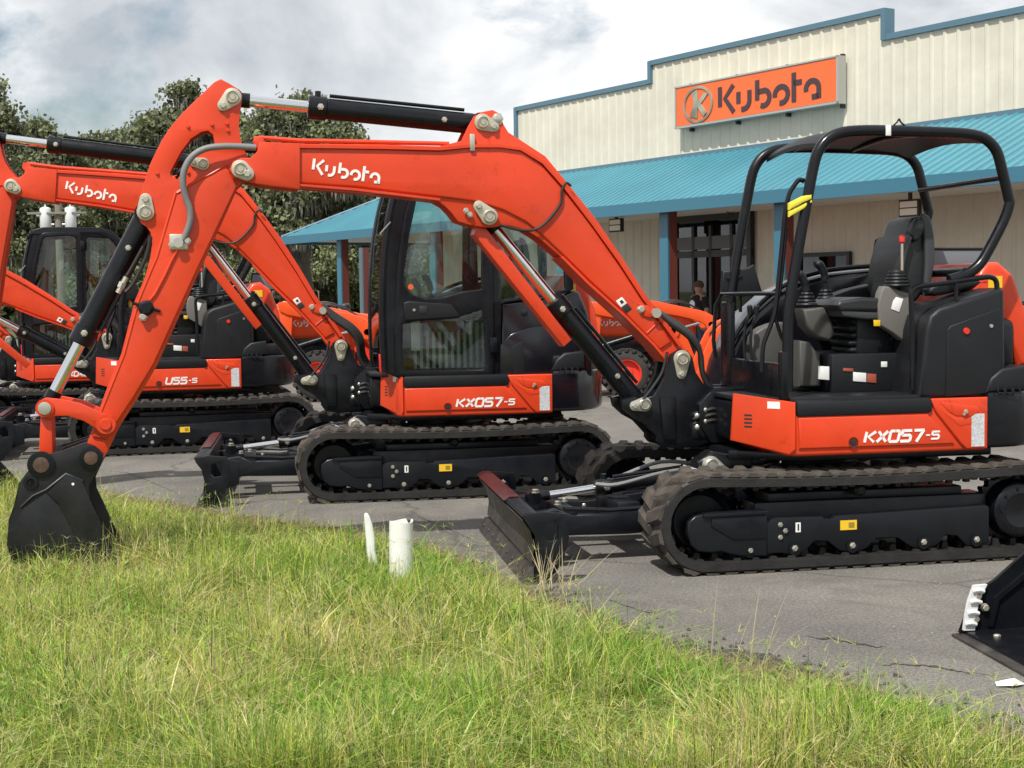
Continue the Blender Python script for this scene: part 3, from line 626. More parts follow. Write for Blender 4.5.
TXC=M1.at(864.5,442.5,.945)
def make_body(par, kindof='canopy', word='KX057-5', tail=0., cf=.66):
    # orange lower body with a chamfered front corner
    rr=[(.42,.86),(.44,.5),(.44,-.5),(.35,-.93),(-.80,-.93),(-.80,.93),(.34,.93),(.40,.905)]
    bd=obj('lower_body',merge(slab(rr,.645,.950,.02,2)),ORANGE,par)
    obj('front_deck',merge(rbox(.40,.60,-.75,.56,.70,.945,.03,3)),BLACK,bd)
    obj('side_panel',merge(plate([(.355,.69),(.36,.868),(-.425,.868),(-.595,.69)],.92,.943,.010,2),
        plate([(-.44,.955),(-.80,.955),(-.80,.655),(-.665,.655),(-.63,.69),(-.47,.885)],.92,.949,.012,2)),ORANGE,bd)
    obj('panel_recess_lip',merge(plate([(-.50,.93),(-.72,.905),(-.745,.875),(-.70,.845),(-.60,.85),(-.555,.875)],.942,.953,.008,2),plate([(-.50,.89),(-.60,.84),(-.73,.83),(-.70,.80),(-.62,.79)],.942,.951,.006,2)),ORANGE,bd)
    fc=obj('front_corner',merge(xf(plate([(.0,.69),(.0,.955),(.40,.995),(.42,.72),(.04,.655)],0,.018,.008),lambda v:(.375+v[0]*cf,.925-v[0]*.75+v[1]*.75,v[2]))),ORANGE,bd)
    obj('corner_sticker',xf(merge(box(.10,.18,.0185,.0205,.915,.955)),lambda v:(.375+v[0]*cf,.925-v[0]*.75+v[1]*.75,v[2])),WHITE,fc)
    obj('vent_slots',xf(merge(*[box(.28,.33,.018,.021,.80+.022*i,.81+.022*i) for i in range(4)]),lambda v:(.375+v[0]*cf,.925-v[0]*.75+v[1]*.75,v[2])),DARKT,fc)
    obj('spec_plate',box(-.775,-.695,.949,.952,.67,.86),DECALG,bd)
    obj('lock',merge(rings((.03,.935,.718),(0,1,0),[(0,.032),(.010,.030),(.008,.018)],20)),mat('lock_dark',(.10,.012,.006),.4),bd)
    obj('lock_core',rings((.03,.94,.718),(0,1,0),[(0,.016),(.008,.014)],12),DARKT,bd)
    obj('latch',merge(bolt((-.655,.957,.875),(0,1,0),.012,.008),bolt((-.645,.955,.86),(0,1,0),.008,.006)),BRASS,bd)
    obj('model_lettering',on_side(model_word(word,.060),TXC,(TXC[0]-.2,TXC[1]+.0),.9435),WHITE,bd)
    obj('step_ledge',merge(rbox(-.455,.37,.80,.950,.872,.962,.018)),PLAST,par)
    obj('floor_deck',slab([(.60,.58),(.36,.88),(-.60,.88),(-.60,-.5),(.62,-.5)],.945,.975,.008),PLAST,par)
    obj('swing_ring',merge(rings((0,0,.47),(0,0,1),[(0,.46),(.06,.46),(.065,.40),(.11,.40),(.115,.48),(.18,.48)],40),slab([(.62,.5),(.62,-.5),(.3,-.8),(-.9,-.8),(-.9,.8),(.3,.8)],.60,.65,.01),rbox(-.55,.55,-.45,.45,.33,.48,.03)),BLACK,par)
    obj('swivel_fitting',pin_plate((.72,.56),(.66,.53),.46,.055,.035),ZINC,par)
    obj('swivel_bracket',plate([(.80,.46),(.80,.58),(.70,.64),(.45,.60),(.45,.44)],.30,.46,.02,2),BLACK,par)
    each('steel_line',(tube([(.62,.50,.50),(.74,.54,.52),(.86,.52,.50),(.96,.48,.46)],.014,8,4),tube([(.42,.5,.54),(.34,.55,.57),(.30,.5,.58)],.016,8,4),tube([(.78,.50,.52),(.90,.48,.56)],.018,8)),CHROME,par)
    # counterweight: round tail
    x0=-.805; xt=-1.22+tail
    pl=[(x0,.935),(x0-.12,.93)]+[(x0-.12+(xt-x0+.12)*math.sin(a),.93*math.cos(a)**.7 if math.cos(a)>0.001 else 0) for a in [PI/2*i/8 for i in range(1,8)]]
    pl=pl+[(xt,0)]+[(x,-y) for x,y in pl[::-1]]
    cw=obj('counterweight',merge(slab(pl,.655,.98,.03,3)),GLOSSB if kindof=='cab' else BLACK,par)
    up=[(x0-.06+(xt-x0+.03)*math.sin(PI/2*i/8)*.93,.90*math.cos(PI/2*i/8)**.6 if i<8 else 0) for i in range(9)]
    up=[(x0-.01,.90)]+up; up=up+[(x,-y) for x,y in up[::-1][1:]]
    obj('upper_counterweight',merge(slab(up,.97,1.10,.03,3)),GLOSSB if kindof=='cab' else BLACK,cw)
    obj('corner_cap',merge(plate([(x0-.0,.975),(x0-.03,1.06),(x0-.10,1.115),(x0-.26,1.13),(x0-.26,.99)],.70,.915,.02,2)),PLAST,cw)
    each('tie_down',([tube([(x0-.06-.05*i,.93,1.0),(x0-.06-.05*i,.945,.975),(x0-.10-.05*i,.945,.975),(x0-.10-.05*i,.93,1.0)],.006,6) for i in range(3)]),BLACK,cw)
    # engine covers
    ec=[M1.at(x,y,.88) for x,y in ((917,398),(921.7,360),(925,330),(929,316),(938,308),(1000,288),(1004,290),(1005,374),(1001,398))]
    if kindof=='canopy':
        cvr=obj('side_cover',merge(plate(ec,.45,.895,.03,3)),PLAST,par)
        obj('cover_door',merge(plate(M1.many([(945,397),(947,330),(950,326),(999,308),(1001,312),(1001,392)],.895),.89,.903,.006,2)),PLAST,cvr)
        q=M1.at(966,331,.9); obj('cover_button',rings((q[0],.903,q[1]),(0,1,0),[(0,.020),(.01,.018)],14),REDS,cvr)
        q=M1.at(991,326,.9); obj('cover_keyhole',rings((q[0],.903,q[1]),(0,1,0),[(0,.012),(.006,.010)],12),ZINC,cvr)
    obj('engine_housing',merge(rbox(-.60,-1.02,-.88,.60,.97,1.50,.05,3),rbox(-.95,-1.14,-.72,.66,1.09,1.40,.05,3)),GLOSSB if kindof=='cab' else PLAST,par)
    hd=[(-.84,1.48),(-.89,1.64),(-.96,1.73),(-1.05,1.74),(-1.15,1.66),(-1.23,1.45),(-1.28,1.12),(-1.18,1.10),(-1.06,1.38),(-.95,1.44)]
    hood=obj('engine_hood',merge(plate(hd,-.62,.62,.04,3)),ORANGE,par)
    obj('hood_sticker',xf(box(-.045,.045,.620,.624,-.035,.035),lambda v:(v[0]-1.02,v[1],v[2]+1.62)),YEL,hood)
    if kindof=='cab': obj('tail_lamp',merge(plate(round_path([(-1.06,1.36),(-1.11,1.34),(-1.16,1.22),(-1.17,1.13),(-1.12,1.11),(-1.07,1.22)],2),.50,.70,.015,2)),LAMPR,hood)
    # far side bonnet (over tanks and valves)
    bn=[M1.at(x,y,-.50) for x,y in ((720,392),(727,362),(738,335),(755,313),(775,295),(800,281),(830,273),(870,269),(912,268),(916,392))]
    bon=obj('side_bonnet',merge(plate(bn,-.92,-.50,.05,3)),GLOSSB,par)
    obj('bonnet_trim',merge(tube([(x,-.50,z+.01) for x,z in [M1.at(a,b,-.5) for a,b in ((727,357),(738,333),(755,311),(775,293),(800,279.5),(830,271.5),(870,267.5),(912,266.5))]],.016,8,3)),BLACK,bon)
    if kindof=='canopy':
        obj('seat_base',merge(rbox(*[M1.at(912,350,.3)[0],M1.at(815,350,.3)[0]],.0,.55,.97,M1.at(860,357,.55)[1]+.02,.012)),PLAST,par)
        sb=M1.at
        w=.552
        each('warning_sheet',(plate(M1.many([(818,366),(829,366.5),(829,380),(818,379)],w),w-.001,w+.004,.0005),plate(M1.many([(853,372),(866,373),(866,382),(853,381)],w),w-.001,w+.004,.0005),plate(M1.many([(881,361.5),(887,361.5),(887,367),(881,367)],w),w,w+.003,.0005)),WHITE,par)
        each('warning_sheet',(plate(M1.many([(843,368),(853,368.5),(853,371.5),(843,371)],w),w-.001,w+.004,.0005),plate(M1.many([(867,373.5),(876,374),(876,383),(867,382)],w),w-.001,w+.004,.0005)),mat('sheet_red',(.35,.08,.05),.5),par)
        seat(par)
        # near console with lever boot and safety lever
        cs=obj('left_console',merge(plate(M1.many([(881,292),(884,286),(890,286.5),(911,294),(912,312),(909,338),(904,342),(893,333),(880,325),(878,305)],.60),.52,.60,.012,2)),mat('console_beige',(.15,.142,.128),.55,bump=.1,bscale=200),par)
        obj('console_sticker',plate(M1.many([(893,301),(896,297),(903,299),(899,312),(891,309)],.60),.60,.604,.0005),WHITE,cs)
        obj('console_sticker',plate(M1.many([(873.5,320),(880,320),(880,326),(874,326)],.60),.595,.604,.0005),YEL,cs)
        q=M1.at(897,287,.56)
        gs=[rings((q[0],.56,q[1]+.02*i),(0,0,1),[(0,.075-.006*i),(.009,.08-.007*i),(.018,.075-.007*i)],18) for i in range(5)]
        bt=obj('lever_boot',merge(*gs),PLAST,cs)
        p=M1.at(902,284,.56);r=M1.at(902,240,.56)
        obj('lock_lever',tube([(p[0],.56,p[1]),(r[0],.56,r[1])],.008,8),ZINC,bt)
        obj('lever_knob',rings((r[0],.56,r[1]-.02),(0,0,1),[(0,.010),(.008,.017),(.04,.018),(.052,.011)],14),REDS,bt)
        q=M1.at(807,306,.30); joystick(par,q[0],.30,q[1],h=.17)
        q=M1.at(826,298,.05); joystick(par,q[0],.05,q[1]-.03,h=.22)
        obj('right_console',merge(plate(M1.many([(815,305),(825,298),(850,289),(872,284),(884,290),(884,310),(820,320)],.02),-.12,.06,.02,2)),PLAST,par)
        obj('front_console',merge(plate(M1.many([(795,340),(806,342),(811,350),(816,353),(817,386),(795,386)],.35),.20,.42,.015,2)),PLAST2,par)
        obj('lever_pedestal',plate(M1.many([(799,309),(822,307),(829,322),(832,334),(826,341),(813,337),(803,326)],.32),.22,.38,.02,2),PLAST2,par)
        obj('pedal_console',merge(plate(round_path(M1.many([(751,368),(749,345),(754,331),(768,324),(782,322),(788,335),(786,372)],-.05),2),-.12,.0,.02,2)),PLAST2,par)
        for y in (.10,.22): obj('travel_lever',merge(tube([(.36,y,1.02),(.38,y,1.30),(.34,y,1.45)],.009,8,3),rings((.34,y,1.44),(0,0,1),[(0,.014),(.05,.018),(.06,.01)],10)),PLAST,par)
        obj('monitor',merge(rbox(.22,.26,-.42,-.28,1.55,1.68,.01),tube([(.24,-.35,1.45),(.24,-.35,1.56)],.012,8)),PLAST,par)
        # roll frame
        W=.84; E_=-.18
        def fr(pts,v): return [(p[0],v,p[1]) for p in M1.many(pts,v)]
        near=[(787.5,392),(788,330),(790,300),(799,245),(808,195),(814,164),(819,150),(828,139),(842,132.5),(865,130.5),(900,131),(945,132.5),(972,134.5),(987,140),(997,152),(1002,170),(1006,186),(1009,199),(1009,205),(1003,222),(989,249),(979,265),(965,275),(949,280)]
        rl=obj('roll_frame',merge(tube(fr(near,W),.032,14,3)),BLACK,par)
        far=[]
        sh=lambda pts: pts
        Pn=M1.many(near,W); far=[(x+.0,E_,z) for x,z in Pn]
        obj('far_hoop',merge(tube(far,.032,14,3)),BLACK,rl)
        xr,zr=M1.at(1000,178,W); obj('cross_bar',merge(cyl((xr,W,zr),(xr,E_,zr),.016,n=12)),BLACK,rl)
        xr,zr=M1.at(965,272,W); obj('cross_bar',merge(cyl((xr,W,zr),(xr,E_,zr),.025,n=12)),BLACK,rl)
        # roof sheet, gently crowned, between the hoops
        top=[M1.at(x,y,W) for x,y in ((829,143),(834,137),(842,133),(855,130.5),(900,128.5),(945,130),(972,133),(985,139))]
        V=[];Fc=[];ny=9
        for k,h in enumerate((.012,-.012)):
            for i,(x,z) in enumerate(top):
                for j in range(ny):
                    t=j/(ny-1); V.append((x,W-.03+(E_-W+.06)*t,z-.012+.035*math.sin(PI*t)+h))
        n=len(top)*ny
        for i in range(len(top)-1):
            for j in range(ny-1):
                a=i*ny+j; Fc+=[(a,a+1,a+ny+1,a+ny),(n+a,n+a+ny,n+a+ny+1,n+a+1)]
        for j in range(ny-1): Fc+=[(j,n+j,n+j+1,j+1),((len(top)-1)*ny+j,(len(top)-1)*ny+j+1,n+(len(top)-1)*ny+j+1,n+(len(top)-1)*ny+j)]
        for i in range(len(top)-1): Fc+=[(i*ny,(i+1)*ny,n+(i+1)*ny,n+i*ny),(i*ny+ny-1,n+i*ny+ny-1,n+(i+1)*ny+ny-1,(i+1)*ny+ny-1)]
        roof=obj('canopy_roof',(V,Fc),mat('roof_gloss',(.010,.006,.007),.45,coat=.0,spec=.3,color2=(.008,.008,.010),nscale=3),rl,smooth=40)
        each('roof_rib',([tube([(x,W-.04,2.475),(x,.33,2.50),(x,E_+.04,2.475)],.014,8,3) for x in (-.05,-.45)]),BLACK,rl)
        q=M1.at(899,124,W); obj('lifting_loop',tube([(q[0]+.05,W,q[1]-.02),(q[0]+.012,W,q[1]+.01),(q[0],W,q[1]+.03),(q[0]-.012,W,q[1]+.01),(q[0]-.05,W,q[1]-.02)],.005,6,3),BLACK,rl)
        q=M1.at(886,131,W); obj('roof_label',rbox(q[0]-.016,q[0]+.016,W+.025,W+.035,q[1]-.03,q[1]+.03,.003),WHITE,rl)
        q=M1.at(733,213,E_); obj('side_peg',rings((q[0],E_+.02,q[1]),(1,0,0),[(0,.012),(.05,.012)],8),BLACK,rl)
        # front guard, rails
        fx0=.40
        obj('front_panel',merge(rbox(.385,.425,E_-.02,.86,.965,1.17,.012),rbox(.385,.43,.80,.87,.965,1.24,.01),rbox(.39,.43,E_-.02,E_+.16,1.0,1.52,.012)),BLACK,par)
        fl=M1.many([(720.5,296),(722.5,271),(735,270.5),(748,267.5),(754,264.7),(762,292)],E_)
        obj('corner_guard',merge(plate(fl,E_-.03,E_+.01,.012,2),plate(M1.many([(725,277),(742,275),(741,278),(726,280)],E_),E_+.01,E_+.02,.006)),PLAST,par)
        hr=[M1.at(x,y,v) for x,y,v in ((720,358,E_),(718,340,E_),(720,305,E_),(725,294,E_),(755,293.5,.4),(786,293.5,.8))]
        obj('front_rail',tube([(hr[i][0]+.03,v,hr[i][1]) for i,v in enumerate((E_,E_,E_,E_+.02,.35,.80))],.013,8),BLACK,par)
        h1=[(804,181),(799,180),(794,186),(789,195),(785,215),(782,245),(779,275),(775,312),(768,332),(763,347),(762,372)]
        h2=[(786,228),(783,262),(780,290),(775,312),(779,330),(784,342)]
        each('grab_rail',(tube([(p[0],.80,p[1]) for p in M1.many(h1,.80)],.014,8,3),tube([(p[0],.80,p[1]) for p in M1.many(h2,.80)],.011,8,3)),BLACK,par)
        h3=[(912,390),(912,330),(911,298),(913,290),(921,286),(945,283),(975,278.5),(990,277),(996,281),(997,291)]
        each('side_rail',(tube([(p[0],.86,p[1]) for p in M1.many(h3,.86)],.016,8,3),tube([(p[0],.86,p[1]) for p in M1.many([(956,282),(956,301)],.86)],.012,8)),BLACK,par)
        tp=M1.many([(789,203),(803,196.5),(811,195),(809,201),(800,206),(812,198),(812,202),(800,210),(790,217),(789,212),(797,207),(789,208)],.86)
        if word=='KX057-5': each('yellow_tape',(plate(M1.many([(789,203),(803,196),(811,194.5),(811,199),(802,203),(789,210)],.86),.83,.875,.008),plate(M1.many([(789,211),(800,206),(811,199),(812,202),(803,209),(789,217)],.86),.835,.87,.006)),YTAPE,par)
        each('rear_screen_frame',([tube([(x,E_-.04,z) for x,z in M1.many(p,E_-.04)],.010,6) for p in ([(933,249),(988,249)],[(933,249),(930,276),(985,276),(988,249)])]),BLACK,par)
        obj('rear_screen',plate(M1.many([(933,250),(987,250),(984,275),(931,275)],E_-.04),E_-.045,E_-.038,.001),mat('screen_grey',(.16,.17,.19),.35),par)
        obj('arm_rest_pad',merge(plate(round_path(M1.many([(924,290),(935,284),(975,279),(985,283),(960,290),(930,296)],.55),2),.45,.62,.02,2)),PLAST,par)
    return bd

def make_cab(par, fr):
    """closed cab traced on machine 2's near side; same shape reused"""
    W=.90; D_=-.18
    out=fr.many([(383,372),(381,330),(381,281),(384,240),(390,205),(400,168),(404,168),(412,164),(440,162),(520,163),(548,169),(562,184),(569,210),(574,289),(560,296),(530,299),(502,303),(500,377),(398,378)],W)
    w1=fr.many([(404,284),(404,270),(409,235),(416.5,199),(422,180),(428,175),(470,173),(481,176),(482,200),(481.5,289),(462,292),(443.8,297.6),(425.6,299.4),(410,294)],W)
    w2=fr.many([(402.5,324),(420,320.5),(455,318),(482,309.5),(484,320),(485,366),(482,369.5),(405,370),(402,367)],W)
    w3=fr.many([(499,300),(497.5,240),(498.5,184),(502,176),(540,178),(554,190),(562,212),(565,289),(556,291),(529.6,296.5),(503,301)],W)
    cab=obj('cab_shell',merge(plate([out,w1,w2,w3],W-.045,W-.005,.008,2),plate([out,w1,w3],D_,D_+.04,.008,2)),BLACK,par)
    dl=fr.many([(394.5,376),(394,330),(397.5,263),(404,217),(412,188),(417,172),(424,168),(488,167),(491,172),(493,340),(493.5,376)],W)
    k=lambda g: g
    door=obj('cab_door',plate([dl,w1,w2],W-.01,W+.022,.008,2),BLACK,cab)
    hb=fr.many([(403,303),(408,301),(450,304),(455,310),(460,317),(404,320.5)],W)
    obj('door_handle_plate',plate(hb,W+.018,W+.045,.010,2),PLAST,door)
    q=fr.at(413.5,310,W); obj('door_handle',merge(rbox(q[0]-.10,q[0]-.04,W+.04,W+.05,q[1]-.03,q[1]+.03,.006)),DARKT,door); obj('keyhole',bolt((q[0],W+.044,q[1]),(0,1,0),.01,.006),ZINC,door)
    def pane(lp,v,par_): return obj('window_glass',plate(lp,v-.003,v+.003,.0008),GLASS,par_)
    pane(w1,W+.004,door); pane(w2,W+.004,door); pane(w3,W-.02,cab); pane(w1,D_+.02,cab); pane(w3,D_+.02,cab)
    q=fr.at(410.5,287,W); obj('round_sticker',rings((q[0],W+.008,q[1]),(0,1,0),[(0,.022),(.002,.022)],16),mat('orange_sticker',(.7,.10,.04),.5),door)
    each('hinge',([rbox(fr.at(493,y,W)[0]-.03,fr.at(493,y,W)[0]+.03,W+.01,W+.04,fr.at(493,y,W)[1]-.06,fr.at(493,y,W)[1]+.06,.008) for y in (190,345)]),BLACK,cab)
    # roof, front pillars, frame ring, side front windscreen, rear wall
    xs=[p[0] for p in out]; x1=max(xs); x0=min(xs); zt=max(p[1] for p in out)
    rp=fr.many([(392,180),(398,169),(408,162),(422,159),(440,158.5),(520,159.5),(546,165),(560,178),(568,197),(571,206),(560,200),(546,180),(520,170),(480,169),(404,171)],W)
    obj('cab_roof',plate(rp,D_-.01,W+.01,.008,2),BLACK,cab)
    fl=fr.many([(383,372),(381,330),(381,281),(384,240),(390,205),(401,165)],W)
    gl=[(x,D_+.03,z) for x,z in fl]+[(x,W-.05,z) for x,z in fl]; n=len(fl)
    ft=fr.many([(386,372),(384,330),(384,281),(387,240),(393,205),(404,165)],W)
    V=gl+[(x,D_+.03,z) for x,z in ft]+[(x,W-.05,z) for x,z in ft]
    Fc=[(i,i+1,n+i+1,n+i) for i in range(n-1)]+[(2*n+i,3*n+i,3*n+i+1,2*n+i+1) for i in range(n-1)]
    obj('windscreen',(V,Fc),GLASS,cab)
    for v in (D_+.02,W-.03):
        obj('front_pillar',tube([(x-.02,v,z) for x,z in fl],.035,8,3),BLACK,cab)
    q=[fr.at(x,y,W-.02) for x,y in ((383,240),(385,250))]
    ml=fr.many([(394.5,222),(391,226),(384,234)],W)
    obj('mirror_stalk',tube([(p[0]+.03,W-.0,p[1]) for p in ml],.007,8),HOSEG,cab)
    lw=fr.many([(380,372),(379,355),(384,352),(384,374)],W)
    obj('front_reflector',plate(lw,W-.06,W-.02,.004),REDS,cab)
    obj('cab_back',merge(rbox(x0-.0,x0+.05,D_,W-.04,1.0,1.55,.02),rbox(x0+.01,x0+.05,D_,D_+.08,1.4,2.2,.02),rbox(x0+.01,x0+.05,W-.12,W-.04,1.4,2.2,.02)),BLACK,cab)
    # engine side covers below the quarter window
    ec=fr.many([(500,376),(500.5,345),(512,334),(530,328),(574,322),(577,376)],W)
    e2=fr.many([(502,303),(530,299.5),(560,296),(574,290),(580,292),(588,310),(594,330),(594,376),(500,376)],W)
    cv=obj('engine_cover',plate(e2,.30,W-.03,.025,3),GLOSSB,cab)
    obj('cover_door',plate(ec,W-.035,W-.015,.006,2),GLOSSB,cv)
    obj('latch_recess',plate(fr.many([(514,374),(511,348),(523,341),(525,374)],W),W-.016,W-.010,.003),PLAST,cv)
    q=fr.at(525,313,W); obj('fuel_knob',rings((q[0],W-.03,q[1]),(0,1,0),[(0,.028),(.02,.026),(.025,.012)],16),PLAST,cv)
    # inside
    seat(cab,.0,.38)
    q=fr.at(428,300,.6)
    obj('cab_console',merge(rbox(.30,.42,.0,.60,1.02,1.45,.02),rbox(-.05,.22,.60,.72,1.30,1.52,.02)),PLAST2,cab)
    joystick(cab,.16,.64,1.50,h=.2); joystick(cab,.18,.02,1.48,h=.2)
    for y in (.32,.44): obj('travel_lever',tube([(.30,y,1.02),(.33,y,1.35),(.28,y,1.55)],.010,8,3),PLAST,cab)
    each('floor_slat',([rbox(-.42+.05*i,-.395+.05*i,.56,.59,1.0,1.36,.004) for i in range(15)]),mat('slat_grey',(.42,.46,.44),.5),cab)
    obj('papers',merge(rbox(.27,.34,.74,.75,1.15,1.40,.003)),WHITE,cab)
    return cab

def excavator(fr, label, kindof, word, al=0., be=0., extra=False, tail=-.12, cf=.66, bx=0., scale=1., group='mini excavators parked in a row', tracks=(1,-1), front=True):
    e=thing('mini_excavator',label,'excavator',group)
    fr.place(e); e.scale=(scale,)*3
    for s in tracks: make_track(e,s)
    make_blade(e)
    if front: make_front(e,al,be,extra)
    n0=set(e.children); make_body(e,kindof,word,tail,cf)
    for c_ in e.children:
        if c_ not in n0: c_.location.x+=bx
    if kindof=='cab': make_cab(e,M2).location.x=-.055
    return e
R_=math.radians
X1=excavator(M1,'nearest orange excavator with open black canopy frame, its boom reaching across the picture','canopy','KX057-5',extra=True)
M2P=Frame(M2.o[0]+M2.f[0]*.055,M2.o[1]+M2.f[1]*.055,10)
X2=excavator(M2P,'orange excavator with closed glass cab parked between the two canopy excavators','cab','KX057-5',al=R_(3.6),be=R_(-19),extra=False,cf=.36)
X3=excavator(M3,'orange canopy excavator marked U55, parked behind the raised long boom and arm','canopy','U55-5',al=R_(-21),be=R_(40),extra=False,tail=-.21,bx=.27)
X4=excavator(M4,'farthest orange excavator, closed dark cab seen at the left edge below the transformers','cab','KX040-4',al=R_(-14),be=R_(40),scale=.93); X4.scale.x=.82
# ------------------------------------------------------------------ ground
def node_mat(name):
    m=bpy.data.materials.new(name); m.use_nodes=True; nt=m.node_tree; return m,nt,nt.nodes,nt.links,nt.nodes['Principled BSDF']
def noise(N,L,vec,scale,detail=6,rough=.6,dist=0):
    n=N.new('ShaderNodeTexNoise'); n.inputs['Scale'].default_value=scale; n.inputs['Detail'].default_value=detail; n.inputs['Roughness'].default_value=rough; n.inputs['Distortion'].default_value=dist
    L.new(vec,n.inputs['Vector']); return n.outputs['Fac']
def ramp(N,L,fac,*st):
    r=N.new('ShaderNodeValToRGB'); e=r.color_ramp.elements
    while len(e)<len(st): e.new(.5)
    for i,(p,c) in enumerate(st): e[i].position=p; e[i].color=(*c,1) if len(c)==3 else c
    L.new(fac,r.inputs['Fac']); return r.outputs['Color']
def mixc(N,L,fac,a,b,mode='MIX'):
    m=N.new('ShaderNodeMix'); m.data_type='RGBA'; m.blend_type=mode
    if isinstance(fac,(int,float)): m.inputs[0].default_value=fac
    else: L.new(fac,m.inputs[0])
    for s,v in ((6,a),(7,b)):
        if isinstance(v,tuple): m.inputs[s].default_value=(*v,1)
        else: L.new(v,m.inputs[s])
    return m.outputs[2]
m,nt,N,L,b=node_mat('asphalt')
tc=N.new('ShaderNodeTexCoord').outputs['Object']
base=ramp(N,L,noise(N,L,tc,.55,8,.65),(.35,(.115,.110,.102)),(.65,(.20,.19,.172)))
agg=ramp(N,L,noise(N,L,tc,55,3,.8),(.34,(.22,.22,.22)),(.5,(.5,.5,.5)),(.66,(.88,.87,.84)))
c=mixc(N,L,.6,base,agg,'OVERLAY')
agg2=ramp(N,L,noise(N,L,tc,160,2,.8),(.35,(.22,.22,.22)),(.65,(.78,.78,.78)))
c=mixc(N,L,.7,c,agg2,'OVERLAY')
st=ramp(N,L,noise(N,L,tc,1.1,7,.65,.8),(.52,(0,0,0)),(.70,(.6,.6,.6)))
c=mixc(N,L,st,c,(.075,.071,.066))
rs=ramp(N,L,noise(N,L,tc,1.7,3,.5,.3),(.64,(0,0,0)),(.76,(.45,.45,.45)))
c=mixc(N,L,rs,c,(.24,.19,.13))
vo=N.new('ShaderNodeTexVoronoi'); vo.feature='DISTANCE_TO_EDGE'; vo.inputs['Scale'].default_value=.33
nz=N.new('ShaderNodeTexNoise'); nz.inputs['Scale'].default_value=2.5; nz.inputs['Detail'].default_value=6; L.new(tc,nz.inputs['Vector'])
wv=mixc(N,L,.14,tc,nz.outputs['Color'],'LINEAR_LIGHT'); L.new(wv,vo.inputs['Vector'])
cr=ramp(N,L,vo.outputs['Distance'],(.0015,(.55,.55,.55)),(.006,(0,0,0)))
c=mixc(N,L,cr,c,(.045,.042,.038))
L.new(c,b.inputs['Base Color']); b.inputs['Roughness'].default_value=.88; b.inputs['Specular IOR Level'].default_value=.3
bp=N.new('ShaderNodeBump'); bp.inputs['Strength'].default_value=.5; bp.inputs['Distance'].default_value=.008
L.new(noise(N,L,tc,70,5,.7),bp.inputs['Height']); L.new(bp.outputs['Normal'],b.inputs['Normal']); ASPH=m
lot=obj('parking_lot',([(-70,-6,0),(90,-6,0),(90,60,0),(-70,60,0)],[(0,1,2,3)]),ASPH,smooth=0); kind(lot,'structure','worn grey asphalt parking lot with cracks and stains')
m,nt,N,L,b=node_mat('far_ground'); tc=N.new('ShaderNodeTexCoord').outputs['Object']
L.new(ramp(N,L,noise(N,L,tc,.3,8),(.4,(.05,.075,.02)),(.6,(.10,.11,.045))),b.inputs['Base Color']); b.inputs['Roughness'].default_value=1
kind(obj('ground',([(-900,-300,-.02),(900,-300,-.02),(900,1500,-.02),(-900,1500,-.02)],[(0,1,2,3)]),m,smooth=0),'structure','flat green ground beyond the lot')
m2_,nt,N,L,b=node_mat('crumbled_asphalt'); tc=N.new('ShaderNodeTexCoord').outputs['Object']
L.new(ramp(N,L,noise(N,L,tc,38,6,.8),(.40,(.018,.017,.016)),(.5,(.045,.042,.038)),(.68,(.14,.13,.12))),b.inputs['Base Color']); b.inputs['Roughness'].default_value=.95
bp=N.new('ShaderNodeBump'); bp.inputs['Strength'].default_value=.8; bp.inputs['Distance'].default_value=.01; L.new(noise(N,L,tc,60,5,.7),bp.inputs['Height']); L.new(bp.outputs['Normal'],b.inputs['Normal'])
# grass verge: its ragged edge, measured on the ground
EDGE=[(-160,462),(-60,474),(0,480),(60,486),(110,497),(160,506),(210,515),(300,528),(380,540),(440,556),(480,572),(520,594),(560,612),(600,629),(650,651),(700,668),(760,676),(820,690),(870,706),(920,720),(970,735),(1024,752),(1120,780),(1260,815)]
EP=[ground(x,y+3)[:2] for x,y in EDGE]
ex=np.array([p[0] for p in EP]); ey=np.array([p[1] for p in EP])
edge_at=lambda x: np.interp(x,ex,ey)
def wob(x,y,s,ph=0): return np.sin(x*s*1.7+ph)*np.cos(y*s*1.3+ph*2)+.5*np.sin(x*s*4.1+y*s*3.3+ph)
m,nt,N,L,b=node_mat('verge_soil'); tc=N.new('ShaderNodeTexCoord').outputs['Object']
L.new(ramp(N,L,noise(N,L,tc,12,8,.7),(.35,(.055,.060,.022)),(.55,(.13,.12,.055)),(.7,(.20,.17,.10))),b.inputs['Base Color']); b.inputs['Roughness'].default_value=1
xs=np.linspace(-7.5,5.,126); V=[];Fc=[]
ny=40
for x in xs:
    for j in range(ny):
        ye=edge_at(x)+.05*math.sin(x*9)+.04*math.sin(x*23+1)
        t=j/(ny-1); y=ye-(ye-2.0)*t; d=ye-y
        z=.004+min(d,1.)*.045+ (.012*wob(x,y,3)*min(d*3,1) if d>0 else 0)
        V.append((x,y,max(z,.004)))
for i in range(len(xs)-1):
    for j in range(ny-1): a=i*ny+j; Fc.append((a,a+ny,a+ny+1,a+1))
kind(obj('verge_soil',(V,Fc),m),'structure','bare soil and thatch under the roadside grass')

V=[];Fc=[];xs2=np.linspace(-5,4.5,380)
for x in xs2:
    ye=float(edge_at(x)); wd=max(.03,.20+.26*min(1,max(0,(x-.1)/.5))+.09*math.sin(x*2.3+1)+.05*math.sin(x*7.1)+.03*math.sin(x*19)+.02*math.sin(x*41))
    V+=[(x,ye-.25,.0035),(x,ye+wd,.0035)]
for i in range(len(xs2)-1): Fc.append((2*i,2*i+2,2*i+3,2*i+1))
kind(obj('asphalt_edge',(V,Fc),m2_,smooth=0),'structure','dark broken rim of the asphalt beside the grass')
